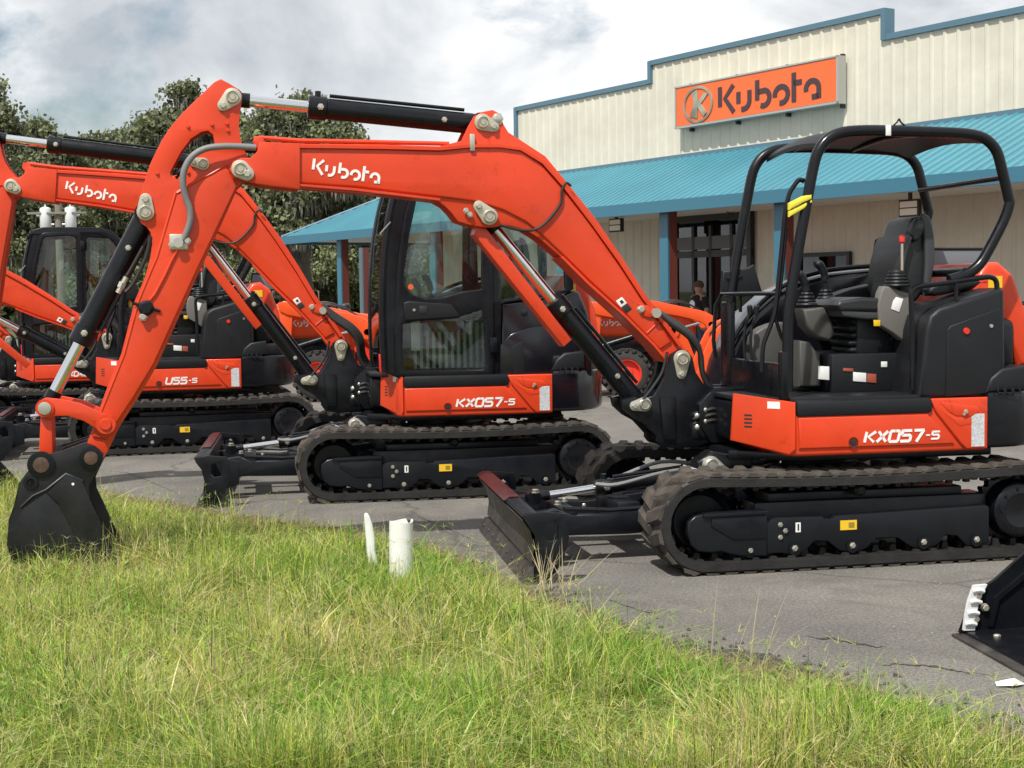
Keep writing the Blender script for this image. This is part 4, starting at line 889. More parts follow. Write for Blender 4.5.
# grass: hundreds of thousands of thin bent blades
def blades(n, seg, pos, h, w, lean, ang, col, name, matl, label, head=None):
    """vectorised strips: pos (n,3), h,w,lean,ang (n,), col (n,3)"""
    n=len(h); k=seg
    t=np.linspace(0,1,k+1)
    curl=rng.uniform(.7,1.6,n)
    ux,uy=np.cos(ang),np.sin(ang)
    fa=ang+rng.uniform(-1.3,1.3,n)+PI/2; sx,sy=np.cos(fa),np.sin(fa)
    V=np.zeros((n,2*(k+1),3),np.float32)
    for i,tt in enumerate(t):
        off=lean*h*tt**curl*(1.0)
        z=h*(tt-.35*np.minimum(lean,1.4)*tt**2.2)
        hw=w*(1-tt**1.6)*.5+.0003
        cx=pos[:,0]+ux*off; cy=pos[:,1]+uy*off; cz=pos[:,2]+z
        V[:,2*i,0]=cx-sx*hw; V[:,2*i,1]=cy-sy*hw; V[:,2*i,2]=cz
        V[:,2*i+1,0]=cx+sx*hw; V[:,2*i+1,1]=cy+sy*hw; V[:,2*i+1,2]=cz
    base=(np.arange(n)*2*(k+1))[:,None,None]
    q=np.array([[2*i,2*i+1,2*i+3,2*i+2] for i in range(k)])[None]
    Q=(base+q).reshape(-1,4)
    return strip_mesh(name,V.reshape(-1,3),Q,np.repeat(col,2*(k+1),axis=0),matl,label)
def strip_mesh(name,V,Q,col,matl,label=None):
    me=bpy.data.meshes.new(name); me.vertices.add(len(V)); me.vertices.foreach_set('co',V.astype(np.float32).ravel())
    me.loops.add(Q.size); me.loops.foreach_set('vertex_index',Q.astype(np.int32).ravel())
    me.polygons.add(len(Q)); me.polygons.foreach_set('loop_start',np.arange(0,Q.size,Q.shape[1],dtype=np.int32))
    me.update(calc_edges=True)
    at=me.color_attributes.new('tint','FLOAT_COLOR','POINT'); a=np.ones((len(V),4),np.float32); a[:,:3]=col; at.data.foreach_set('color',a.ravel())
    me.materials.append(matl); o=bpy.data.objects.new(name,me); COL.objects.link(o)
    if label: o['label']=label
    return o
def leaf_mat(name,trans=.35,rough=.55):
    m=bpy.data.materials.new(name); m.use_nodes=True; nt=m.node_tree; N=nt.nodes; L=nt.links; b=N['Principled BSDF']
    at=N.new('ShaderNodeAttribute'); at.attribute_name='tint'
    L.new(at.outputs['Color'],b.inputs['Base Color']); b.inputs['Roughness'].default_value=rough; b.inputs['Specular IOR Level'].default_value=.25
    t=N.new('ShaderNodeBsdfTranslucent'); L.new(at.outputs['Color'],t.inputs[0]); mx=N.new('ShaderNodeMixShader'); mx.inputs[0].default_value=trans
    L.new(b.outputs[0],mx.inputs[1]); L.new(t.outputs[0],mx.inputs[2]); L.new(mx.outputs[0],N['Material Output'].inputs[0]); return m
GRASSM=leaf_mat('grass_blade')
def scatter(n,ymin=4.4,ymax=14.5,power=1.0):
    """points on the verge, denser near the camera, inside a generous view wedge"""
    out=[]
    tot=0
    while tot<n:
        y=ymin+(ymax-ymin)*rng.random(n*2)**1.6
        x=(rng.random(n*2)*2-1)*(y*.50+.6)
        ye=edge_at(x)+.05*np.sin(x*9)+.04*np.sin(x*23+1)
        ok=(y<ye+.03*rng.standard_normal(n*2))
        # thin out towards the rim
        ok&=rng.random(n*2)<np.clip((ye-y)/.45+.06,0,1)
        out.append(np.stack([x[ok],y[ok]],1)); tot+=ok.sum()
    P=np.concatenate(out)[:n]; x,y=P[:,0],P[:,1]; d=edge_at(x)-y
    z=.004+np.clip(d,0,1)*.045
    return np.stack([x,y,z],1)
def tints(P,n):
    x,y=P[:,0],P[:,1]
    f=wob(x,y,1.1,.4)*.6+wob(x,y,2.9,1.7)*.5
    g=np.array([.16,.285,.045]); yl=np.array([.47,.50,.10]); st=np.array([.60,.51,.28]); dk=np.array([.060,.105,.024])
    a=rng.random(n); pst=np.clip(.20+.24*f,.04,.6); pyl=.36
    col=np.where((a<pst)[:,None],st,np.where((a<pst+pyl)[:,None],yl,np.where((a<.88)[:,None],g,dk)))
    col=col*(rng.uniform(.80,1.45,n))[:,None]*(1+rng.normal(0,.06,(n,3)))
    # fresh green patches
    for cx,cy,r in (ground(455,585)[0],ground(455,585)[1],.75),(ground(370,745)[0],ground(370,745)[1],.45),(ground(690,700)[0],ground(690,700)[1],.35),(ground(880,740)[0],ground(880,740)[1],.3),(-2.2,5.4,.5):
        w=np.exp(-((x-cx)**2+(y-cy)**2)/r**2); k=rng.random(n)<w*.75
        col[k]=np.array([.20,.37,.04])*rng.uniform(.75,1.25,k.sum())[:,None]
    return np.clip(col,.01,.9)
n=430000; P=scatter(n); rim=np.clip((edge_at(P[:,0])-P[:,1])/.9,0,1)
hh=rng.gamma(6,.019,n)*(.34+.70*rim)*(1+.34*wob(P[:,0],P[:,1],2.3,.9))
msk=wob(P[:,0],P[:,1],3.1,2.2)+.6*wob(P[:,0],P[:,1],6.7,.3); hh*=np.where(msk<-.55,.50,np.where(msk>.85,1.25,1.))
o=blades(n,3,P,np.clip(hh,.025,.34),np.where(rng.random(n)<.18,rng.uniform(.005,.0085,n),rng.uniform(.0020,.0050,n)),np.abs(rng.normal(.85,.65,n)),rng.uniform(0,2*PI,n),tints(P,n),'grass',GRASSM,'tangled yellow-green roadside grass'); kind(o,'stuff','tangled yellow-green roadside grass along the asphalt edge')
# thatch: low, dry, nearly flat
n=120000; P=scatter(n); cs=np.array([.40,.33,.19])*rng.uniform(.5,1.3,(n,1))*(1+rng.normal(0,.05,(n,3)))
o=blades(n,2,P,rng.uniform(.02,.11,n),rng.uniform(.0025,.005,n),rng.uniform(1.5,4,n),rng.uniform(0,2*PI,n),np.clip(cs,.02,.8),'dry_grass',GRASSM,None); kind(o,'stuff','dry straw-coloured thatch lying between the green blades')
n=16000; xx=rng.uniform(-3.5,3.2,n); P=np.stack([xx,edge_at(xx)+rng.normal(-.03,.13,n),np.full(n,.01)],1)
o=blades(n,2,P,rng.uniform(.015,.06,n),rng.uniform(.002,.0045,n),rng.uniform(1.5,5,n),rng.uniform(0,2*PI,n),np.array([.36,.27,.15])*rng.uniform(.4,1.4,(n,1)),'straw_litter',GRASSM,None); kind(o,'stuff','brown straw litter fringing the broken asphalt')
# taller stalks, leaning, with finger-like seed heads
n=6500; P=scatter(n); rim=np.clip((edge_at(P[:,0])-P[:,1])/.5,0,1); h=rng.uniform(.14,.36,n)*(.35+.65*rim); an=rng.uniform(0,2*PI,n); le=np.abs(rng.normal(.5,.3,n))
ct=np.where((rng.random(n)<.5)[:,None],np.array([.44,.44,.17]),np.array([.32,.42,.08]))*rng.uniform(.8,1.2,(n,1))
o=blades(n,5,P,h,np.full(n,.0028),le,an,ct,'grass_stalks',GRASSM,None); kind(o,'stuff','tall thin grass stalks standing above the verge')
ti=np.stack([P[:,0]+np.cos(an)*le*h,P[:,1]+np.sin(an)*le*h,P[:,2]+h*(1-.35*np.minimum(le,1.4))],1)
sel=rng.random(n)<.50; ti=ti[sel]; reps=5; T=np.repeat(ti,reps,0)-np.array([0,0,.004]); kk=len(T)
ch=np.repeat(ct[sel],reps,0)*.95
o=blades(kk,2,T,rng.uniform(.018,.040,kk),np.full(kk,.0030),rng.uniform(.8,2.4,kk),rng.uniform(0,2*PI,kk),np.clip(ch,0,.8),'seed_heads',GRASSM,None); kind(o,'stuff','pale star-shaped seed heads over the grass')
# broad-leaved weeds
n=2600; C0=[]
for cx,cy,r,m_ in ((ground(370,750)[0],ground(370,750)[1],.35,700),(ground(680,718)[0],ground(680,718)[1],.26,400),(ground(885,752)[0],ground(885,752)[1],.16,200),(ground(60,740)[0],ground(60,740)[1],.5,500),(ground(700,760)[0],ground(700,760)[1],.5,550)):
    C0.append(np.stack([rng.normal(cx,r*.5,m_),rng.normal(cy,r*.5,m_)],1))
sc_=scatter(9000); C0.append(sc_[(wob(sc_[:,0],sc_[:,1],1.9,3.)>.25)][:,:2])
P=np.concatenate(C0); P=P[P[:,1]<edge_at(P[:,0])-.22]; n=len(P); P=np.concatenate([P,np.full((n,1),.04)],1); P[:,2]+=rng.uniform(.02,.12,n)
o=blades(n,3,P,rng.uniform(.025,.06,n),rng.uniform(.008,.017,n),rng.uniform(.6,2.,n),rng.uniform(0,2*PI,n),np.array([.17,.31,.045])*rng.uniform(.6,1.4,(n,1)),'weeds',GRASSM,None); kind(o,'stuff','bright green broad-leaved weeds among the grass')
# long arching tufts
def tuft(px,py,nb,h,col,label,spread=.05,le=.5,w=.006):
    c=ground(px,py); P=np.stack([rng.normal(c[0],spread,nb),rng.normal(c[1],spread,nb),np.full(nb,.03)],1)
    o=blades(nb,7,P,rng.uniform(h*.6,h,nb),np.full(nb,w),np.abs(rng.normal(le,.25,nb)),rng.uniform(-.6,2.2,nb),np.array(col)*rng.uniform(.8,1.2,(nb,1)),'grass_tuft',GRASSM,None); return o
for a in ((560,668,34,.42,(.30,.40,.12),'long arching pale green grass tuft in the middle of the verge'),(590,655,20,.36,(.34,.42,.14),'arching grass tuft right of the middle of the verge'),
          (545,600,20,.34,(.50,.44,.27),'dry stalk tuft at the foot of the nearest dozer blade'),(560,596,14,.30,(.45,.38,.22),'dry stalks leaning out over the asphalt beside the nearest blade'),
          (235,520,16,.26,(.42,.44,.18),'grass tuft at the asphalt edge below the middle dozer blade'),(35,562,150,.40,(.40,.38,.20),'tall dry grass in front of the big black bucket'),(100,566,110,.34,(.36,.38,.16),'tall grass at the right foot of the big black bucket'),
          (418,600,60,.28,(.24,.36,.08),'fresh green tuft beside the white pipe'),(285,660,20,.26,(.46,.45,.24),'pale stalk tuft left of the middle of the verge'),(735,690,10,.5,(.34,.30,.20),'thin brown stalks rising at the rim of the asphalt')):
    t_=tuft(*a[:6],spread=.16 if a[2]>100 else (.09 if a[2]>30 else .04)); tag(t_,a[5],'grass tuft'); 
# gravel crumbs at the broken asphalt edge
def pebbles(n,fn,name,label,matl,smin,smax):
    V=[];Fc=[]
    for i in range(n):
        x,y,z=fn(); s=random.uniform(smin,smax); o=len(V)
        for dx,dy,dz in ((-1,-.8,0),(1,-.7,0),(.9,.9,0),(-.9,.8,0),(-.5,-.4,.9),(.6,-.5,.8),(.5,.5,.9),(-.6,.5,.7)):
            V.append((x+dx*s*random.uniform(.6,1.1),y+dy*s*random.uniform(.6,1.1),z+dz*s*random.uniform(.5,1.1)))
        Fc+=[(o,o+1,o+5,o+4),(o+1,o+2,o+6,o+5),(o+2,o+3,o+7,o+6),(o+3,o,o+4,o+7),(o+4,o+5,o+6,o+7)]
    return kind(obj(name,(V,Fc),matl,smooth=0),'stuff',label)
def edgept():
    x=random.uniform(-4.5,3.5); y=float(edge_at(x))+abs(random.gauss(0,.30 if x>.1 else .14))-.06; return x,y,.004
pebbles(6500,edgept,'gravel','dark asphalt crumbs along the broken edge of the lot',mat('crumb',(.045,.042,.040),.9,color2=(.12,.11,.10),nscale=20),.004,.014)
def lotpt():
    y=random.uniform(6,14); x=random.uniform(-.5,.45)*y; 
    return (x,y,.002) if y>edge_at(x)+.1 else edgept()
pebbles(420,lotpt,'loose_grit','small pale stones scattered over the asphalt',mat('grit',(.40,.38,.34),.9,color2=(.14,.13,.12),nscale=9),.003,.008)
# shallow dark patch of broken asphalt, white scrap
def crack(px,py,dx,dy,n,w,label):
    p=ground(px,py); q=ground(px+dx,py+dy); V=[];Fc=[]; off=0
    for i in range(n+1):
        t=i/n; off+=random.gauss(0,.014); ww=w*math.sin(PI*min(max(t,.04),.96))*random.uniform(.35,1.3)
        x=p[0]+(q[0]-p[0])*t; y=p[1]+(q[1]-p[1])*t+off
        V+=[(x,y-ww,.0026),(x,y+ww,.0026)]
    for i in range(n): Fc.append((2*i,2*i+2,2*i+3,2*i+1))
    kind(obj('asphalt_crack',(V,Fc),m2_,smooth=0),'structure',label)
crack(805,636,76,6,34,.022,'dark crack with crumbled sides in the asphalt in front of the nearest excavator')
crack(878,668,120,10,30,.012,'thin crack in the asphalt below the loader bucket')
crack(600,598,60,14,20,.010,'thin crack in the asphalt right of the nearest dozer blade')
crack(410,512,70,30,20,.012,'crack in the asphalt behind the white pipes')
crack(120,470,60,26,16,.014,'crack in the asphalt right of the black bucket')
p=ground(760,664)
p=ground(1010,686); o=obj('paper_scrap',([(p[0]-.06,p[1]-.02,.006),(p[0]+.01,p[1]-.04,.012),(p[0]+.06,p[1]+.0,.008),(p[0]+.03,p[1]+.04,.022),(p[0]-.05,p[1]+.03,.010),(p[0],p[1],.03)],[(0,1,5),(1,2,5),(2,3,5),(3,4,5),(4,0,5)]),WHITE,smooth=0); tag(o,'crumpled white paper scrap on the asphalt at the lower right','paper')
# white pipes
PVC=mat('pvc',(.78,.79,.76),.42,rnoise=.05,dust=.5,dustcol=(.42,.38,.27))
p=ground(401,592); V=[];Fc=[];n=26;hz=lambda a:.385+.006*math.sin(a*2)-(.03 if .6<a<1.1 else 0)
for r in (.064,.057):
    for lev in (0,1):
        for i in range(n):
            a=2*PI*i/n; V.append((p[0]+r*math.cos(a)+.008*lev,p[1]+r*math.sin(a),-.02 if lev==0 else hz(a)))
for i in range(n):
    j=(i+1)%n; Fc+=[(i,j,n+j,n+i),(2*n+i,3*n+i,3*n+j,2*n+j),(n+i,n+j,3*n+j,3*n+i)]
tag(obj('white_pipe',(V,Fc),PVC,smooth=50),'upright open white plastic pipe standing in the grass, the wider of the two','pipe','white plastic pipes')
p=ground(376,580)
lp=[(-.035,0),(.03,0),(.032,.12),(.05,.18),(.03,.25),(.035,.33),(.02,.39),(-.012,.40),(-.02,.33),(-.03,.2)]
V=[];Fc=[];hs=[(z,a,b) for z,a,b in ((-.02,-.9,.9),(.10,-.9,.95),(.18,-1.,.6),(.25,-.8,.9),(.33,-.7,.7),(.385,-.55,.3),(.40,-.3,.0))]
for z,a,b_ in hs:
    for i in range(7):
        t=a+(b_-a)*i/6; V.append((p[0]+.030*math.sin(t)-.10*z,p[1]-.03*math.cos(t),z*.96))
for k in range(len(hs)-1):
    for i in range(6): a=k*7+i; Fc.append((a,a+1,a+8,a+7))
o=obj('broken_pipe',(V,Fc),PVC,smooth=40); md=o.modifiers.new('t','SOLIDIFY'); md.thickness=.006
tag(o,'thin split piece of white plastic pipe standing left of the whole pipe','pipe','white plastic pipes')
# ------------------------------------------------------------------ loader bucket at the lower right
def loader_bucket():
    e=thing('loader_bucket','black loader bucket with white serrated side edge lying on the asphalt at the right','bucket')
    A=ground(952.5,637)[:2]; Bp=A+np.array([.20,-1.78]); ax=(Bp-A)/np.linalg.norm(Bp-A); nx=np.array([-ax[1],ax[0]])  # nx: into the bucket (to the right)
    if nx[0]<0: nx=-nx
    def W(u,s,z): q=A+ax*u+nx*s; return (q[0],q[1],z)
    L_=1.80
    def ext(prof,u0,u1): # prof (s,z)
        n=len(prof); V=[W(u0,s,z) for s,z in prof]+[W(u1,s,z) for s,z in prof]
        return V,[tuple(range(n)),tuple(range(2*n-1,n-1,-1))]+[(i,n+i,n+(i+1)%n,(i+1)%n) for i in range(n)]
    obj('bucket_floor',merge(ext([(.05,.012),(.75,.03),(.86,.10),(.88,.24),(.86,.42),(.78,.62),(.76,.62),(.83,.42),(.85,.24),(.83,.12),(.74,.05),(.05,.03)],.02,L_-.02)),BLACK,e)
    obj('cutting_edge',ext([(0,.0),(.16,.012),(.16,.030),(0,.012)],-.01,L_+.01),STEEL,e)
    sd=[(.03,.02),(.74,.03),(.86,.10),(.88,.24),(.86,.42),(.78,.62),(.60,.60),(.20,.26),(.10,.20)]
    s1=obj('side_plate',merge(ext(sd,-.012,.012)),BLACK,e)
    obj('side_plate',merge(ext(sd,L_-.012,L_+.012)),BLACK,e)
    obj('stiffener',merge(ext([(.16,.05),(.19,.18),(.60,.50),(.60,.47),(.21,.17),(.18,.05)],.012,.03)),BLACK,s1)
    sc=obj('side_cutter',ext([(.040,.035),(.048,.10),(.062,.17),(.088,.240),(.150,.243),(.112,.17),(.098,.10),(.092,.035)],.0125,.034),mat('white_paint',(.72,.74,.74),.45,dust=.5,dustcol=(.35,.33,.30)),s1)
    each('cutter_rib',[tube([W(.036,.040+.012*k+.004,.065+.05*k),W(.040,.070+.012*k,.070+.05*k),W(.036,.096+.012*k,.062+.05*k)],.010,8,3) for k in range(4)],mat('white_paint',(.72,.74,.74),.45),sc)
    bp=[]
    for s,z in ((.11,.19),(.145,.135),(.10,.085)): q=W(.012,s,z); bp.append(bolt(q,(ax[0],ax[1],0),.016,.022))
    for s,u in ((.14,.16),(.14,.5),(.14,.9),(.14,1.3)): q=W(u,s,.028); bp.append(bolt(q,(0,0,1),.017,.012))
    each('bolt',bp,BRASS,e)
loader_bucket()
# ------------------------------------------------------------------ dealer building
G0=np.array([2.99,29.5]); BD=np.array([-.531,.847]); BD/=np.linalg.norm(BD); ND=np.array([-BD[1],BD[0]]);
if ND@(-G0)<0: ND=-ND
W0=G0-ND*2.4
def FW(t,q,z): p=W0+BD*t+ND*q; return (float(p[0]),float(p[1]),z)
def tpx(px,q=0.):
    """distance along the facade where the sight line through picture column px meets the plane q"""
    d=ray(px,290); o=W0+ND*q; # o + BD t = d s
    A=np.array([[BD[0],-d[0]],[BD[1],-d[1]]]); return float(np.linalg.solve(A,-o)[0])
def fbox(t0,t1,q0,q1,z0,z1): return xf(box(t0,t1,q0,q1,z0,z1),lambda v:FW(*v))
def fprism(prof,t0,t1): # prof (q,z)
    n=len(prof); V=[FW(t0,q,z) for q,z in prof]+[FW(t1,q,z) for q,z in prof]
    return V,[tuple(range(n)),tuple(range(2*n-1,n-1,-1))]+[(i,n+i,n+(i+1)%n,(i+1)%n) for i in range(n)]
SIDING=mat('cream_siding',(.68,.65,.54),.55,noise=.12,nscale=.8,dust=.20,dustcol=(.30,.27,.20))
TEAL=mat('teal_roof',(.070,.255,.325),.35,noise=.12,nscale=.6,coat=.2)
TEALD=mat('teal_trim',(.032,.150,.225),.4,coat=.2)
BLUET=mat('blue_trim',(.085,.17,.23),.45)
MAROON=mat('maroon_post',(.13,.028,.022),.5)
FRAMED=mat('dark_frame',(.022,.021,.021),.4)
bl=thing('dealer_building','cream metal-clad dealership with teal porch roof and stepped parapet','building',None)
T1=tpx(519.3);T2=tpx(653);T3=tpx(885); TL=13.2; TR=-16.
SEG=[(TR,T3,6.10),(T3,T2,6.58),(T2,T1,6.18),(T1,TL,4.62)]
g=[fbox(TR,TL,-8.,0,0,4.6)]+[fbox(a,b,-.15,0,4.6,h) for a,b,h in SEG[:3]]
wall=obj('wall',merge(*g),SIDING,bl,smooth=0)
rg=[]
t=TR
while t<TL:
    h=[s[2] for s in SEG if s[0]<=t<s[1]][0]
    rg.append(fprism_ if False else xf(([(t,0,0),(t+.03,.022,0),(t+.075,.022,0),(t+.105,0,0),(t,0,h-.02),(t+.03,.022,h-.02),(t+.075,.022,h-.02),(t+.105,0,h-.02)],[(0,1,5,4),(1,2,6,5),(2,3,7,6),(4,5,6,7)]),lambda v:FW(*v)))
    t+=.305
obj('siding_rib',merge(*rg),SIDING,wall,smooth=0)
cop=[]
for a,b,h in SEG: cop+=[fbox(a-.03,b+.03,-.2,.06,h-.005,h+.10)]
for t_,h0,h1 in ((T1,4.62,6.27),(T2,6.18,6.67),(T3,6.1,6.67)): cop.append(fbox(t_-.055,t_+.055,-.18,.07,h0,h1))
obj('parapet_trim',merge(*cop),BLUET,bl,smooth=0)
# porch roof
TC=tpx(282,2.4)-.3; RE=tpx(389,0)
zr,zg=4.46,3.30
def quadgrid(a,b,c,d): return ([a,b,c,d],[(0,1,2,3)])
RT=[]
rfront=([FW(TR,0.0,zr),FW(RE,0.,zr),FW(TC,2.5,zg),FW(TR,2.5,zg)],[(0,1,2,3)])
rhip=([FW(RE,0,zr),FW(TC,-2.5,zg),FW(TC,2.5,zg)],[(0,1,2)])
rback=([FW(TL,0,zr),FW(TL,-2.5,zg),FW(TC,-2.5,zg),FW(RE,0,zr)],[(0,1,2,3)])
def thick(g,d=.05): n=len(g[0]); return list(g[0])+[(x,y,z-d) for x,y,z in g[0]], [tuple(range(n)),tuple(range(2*n-1,n-1,-1))]+[(i,(i+1)%n,n+(i+1)%n,n+i) for i in range(n)]
roof=obj('porch_roof',merge(thick(rfront),thick(rhip),thick(rback)),TEAL,bl,smooth=0)
ribs=[];t=TR
while t<TC-.1:
    q0=0.02 if t<RE else 2.5*(t-RE)/(TC-RE)
    z0=zr-(zr-zg)*q0/2.5
    w=.028;h=.035
    a=[(t-w,q0,z0),(t-w*.5,q0,z0+h),(t+w*.5,q0,z0+h),(t+w,q0,z0)]; b=[(x,2.5,zg+dz) for (x,_,_),dz in zip(a,(0,h,h,0))]
    ribs.append(xf((a+b,[(0,4,5,1),(1,5,6,2),(2,6,7,3),(4,7,6,5)]),lambda v:FW(*v))); t+=.23
obj('roof_rib',merge(*ribs),TEAL,roof,smooth=0)
obj('fascia',merge(fbox(TR,TC+.05,2.5,2.58,zg-.20,zg+.03),fbox(TC,TC+.08,-2.5,2.5,zg-.20,zg+.03),fbox(TL,TC+.05,-2.58,-2.5,zg-.20,zg+.03)),TEALD,roof,smooth=0)
obj('flashing',merge(fbox(TR,TL,.0,.04,zr-.02,zr+.07),tube([FW(RE,0,zr+.02),FW(TC,2.5,zg+.03)],.05,6)),BLUET,roof,smooth=0)
obj('porch_ceiling',merge(fbox(TR,TC-.1,.02,2.45,zg-.12,zg-.06),fbox(TL+.02,TC-.1,-2.4,.02,zg-.12,zg-.06)),mat('ceiling',(.75,.73,.66),.7),roof,smooth=0)
for px,q in ((339.5,2.3),(433,2.3),(664,2.3),(779,2.3),(1046,2.3),(560,2.3)):
    t=tpx(px,q); c=obj('post',merge(fbox(t-.13,t+.13,q-.04,q,0,zg-.13)),TEALD,bl,smooth=0)
    obj('post_web',merge(fbox(t-.125,t+.125,q-.24,q-.04,0,zg-.13)),MAROON,c,smooth=0)
t=tpx(363,-2.3); c=obj('post',fbox(t-.1,t+.1,-2.28,-2.22,0,zg-.13),mat('grey_blue_post',(.10,.15,.18),.5),bl,smooth=0); obj('post_web',fbox(t-.095,t+.095,-2.5,-2.28,0,zg-.13),MAROON,c,smooth=0)
# entrance
ta,tb=tpx(755,.02),tpx(676,.02)
en=obj('entrance',merge(fbox(ta,tb,.03,.14,0,.10),fbox(ta,tb,.03,.14,3.05,3.22),fbox(ta,ta+.12,.03,.14,.1,3.05),fbox(tb-.12,tb,.03,.14,.1,3.05),*[fbox(x-.04,x+.04,.04,.13,.1,2.95) for x in (ta+.62,(ta+tb)/2+.0,tb-.72)],fbox(ta,tb,.04,.13,2.28,2.42)),FRAMED,bl,smooth=0)
obj('window_glass',fbox(ta+.1,tb-.1,.06,.08,.1,3.05),GLASSD,en,smooth=0)
obj('header_panel',fbox(ta+.05,tb-.05,.082,.12,2.45,2.72),mat('header_grey',(.10,.105,.105),.4),en,smooth=0)
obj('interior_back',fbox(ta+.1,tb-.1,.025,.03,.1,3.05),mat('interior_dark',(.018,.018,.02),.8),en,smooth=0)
obj('door_handle',merge(tube([FW(ta+.72,.16,1.0),FW(ta+.72,.16,1.35)],.02,8),tube([FW(ta+1.05,.16,1.0),FW(ta+1.05,.16,1.35)],.02,8)),ZINC,en)
ta,tb=tpx(852,.02),tpx(800,.02)
wn=obj('window',merge(fbox(ta,tb,.02,.10,2.20,2.28),fbox(ta,tb,.02,.10,.9,.98),fbox(ta,ta+.07,.02,.1,.98,2.20),fbox(tb-.07,tb,.02,.1,.98,2.20)),FRAMED,bl,smooth=0)
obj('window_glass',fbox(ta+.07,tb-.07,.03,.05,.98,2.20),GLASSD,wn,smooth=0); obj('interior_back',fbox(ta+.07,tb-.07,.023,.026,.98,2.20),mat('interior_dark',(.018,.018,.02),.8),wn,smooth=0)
ta,tb=tpx(484,.02),tpx(476,.02)
for px,z,nm in ((617,3.02,'left'),(910,2.93,'right')):
    t=tpx(px,1.4); fl=thing('flood_light','square floodlight hanging under the porch '+('near the entrance post' if nm=='left' else 'above the excavator seat'),'light','porch floodlights')
    a=obj('lamp_housing',fbox(t-.22,t+.22,1.36,1.44,z-.16,z+.13),FRAMED,fl,smooth=0)
    obj('lamp_face',merge(fbox(t-.19,t+.19,1.44,1.45,z-.13,z-.02),fbox(t-.19,t+.19,1.44,1.45,z+.0,z+.10)),mat('lamp_face',(.90,.89,.78),.4),fl,smooth=0)
    obj('bracket',fbox(t-.03,t+.03,1.38,1.42,z+.13,zg-.12),FRAMED,fl,smooth=0)
# sign: box cabinet on stand-off brackets
ta,tb=tpx(838,.28),tpx(676,.28); z0,z1=5.0,5.93
def zat(px,py,q):
    t=tpx(px,q); p=W0+BD*t+ND*q; d=ray(px,py); return 1.6+d[2]*(p@d[:2])/(d[:2]@d[:2])
z0=(zat(838,104.5,.28)+zat(676,128,.28))/2; z1=(zat(838,57,.28)+zat(676,85.5,.28))/2
print('sign z',zat(838,104.5,.28),zat(676,128,.28),zat(838,57,.28),zat(676,85.5,.28),tb-ta)
sg=thing('dealer_sign','orange box sign with dark lettering and silver emblem high on the cream wall','sign')
obj('sign_cabinet',fbox(ta,tb,.07,.26,z0,z1),mat('sign_alu',(.45,.45,.43),.4,metal=.4),sg,smooth=0)
SO=mat('sign_orange',(.80,.145,.035),.4)
obj('sign_face',fbox(ta+.05,tb-.05,.26,.27,z0+.05,z1-.04),SO,sg,smooth=0)
obj('sign_rim',merge(fbox(ta,tb,.26,.285,z0,z0+.04),fbox(ta,tb,.26,.285,z1-.03,z1),fbox(ta,ta+.04,.26,.285,z0,z1),fbox(tb-.04,tb,.26,.285,z0,z1)),mat('sign_alu',(.45,.45,.43),.4),sg,smooth=0)
obj('bracket',merge(*[fbox(t-.03,t+.03,.0,.10,z0-.07,z0) for t in np.linspace(ta+.1,tb-.3,4)],*[fbox(t-.03,t+.03,.0,.10,z1,z1+.05) for t in np.linspace(ta+.1,tb-.3,4)]),FRAMED,sg,smooth=0)
def onsign(g,tc_,zc,q,sc=1.): return [FW(tc_-a*sc,q+c,zc+b*sc) for a,b,c in g[0]],g[1]
Hs=z1-z0; tcen=lambda f: tb+(ta-tb)*f
obj('maker_lettering',onsign(xf(wordmark(Hs*.62,.012),lambda v:(v[0]*1.17,v[1],v[2])),tcen(.60),(z0+z1)/2-.01,.27),mat('sign_brown',(.055,.030,.040),.4),sg,smooth=0)
er=Hs*.40; ec=tcen(.16); zc=(z0+z1)/2-.01
SIL=mat('sign_silver',(.55,.53,.42),.3,metal=.7,color2=(.25,.24,.19),nscale=2)
ring=[]
for a0 in (0,):
    pts=[(er*math.cos(a),er*math.sin(a)) for a in [2*PI*i/40 for i in range(41)]]; ring.append(ribbon(pts,er*.13,.02))
obj('emblem_ring',onsign(xf(merge(*ring),lambda v:(v[0]*1.28,v[1],v[2])),ec,zc,.27),SIL,sg,smooth=0)
def flat(poly,h=.02): n=len(poly); return [(a*er,b*er,0) for a,b in poly]+[(a*er,b*er,h) for a,b in poly],[tuple(range(n-1,-1,-1)),tuple(range(n,2*n))]+[(i,(i+1)%n,n+(i+1)%n,n+i) for i in range(n)]
obj('emblem_letter',onsign(xf(flat([(-.45,.72),(-.05,.88),(.02,.15),(.45,.62),(.72,.52),(.22,.02),(.62,-.55),(.40,-.75),(-.02,-.15),(-.05,-.80),(-.60,-.62),(-.28,.05)]),lambda v:(v[0]*1.28,v[1],v[2])),ec,zc,.27),SIL,sg,smooth=0)
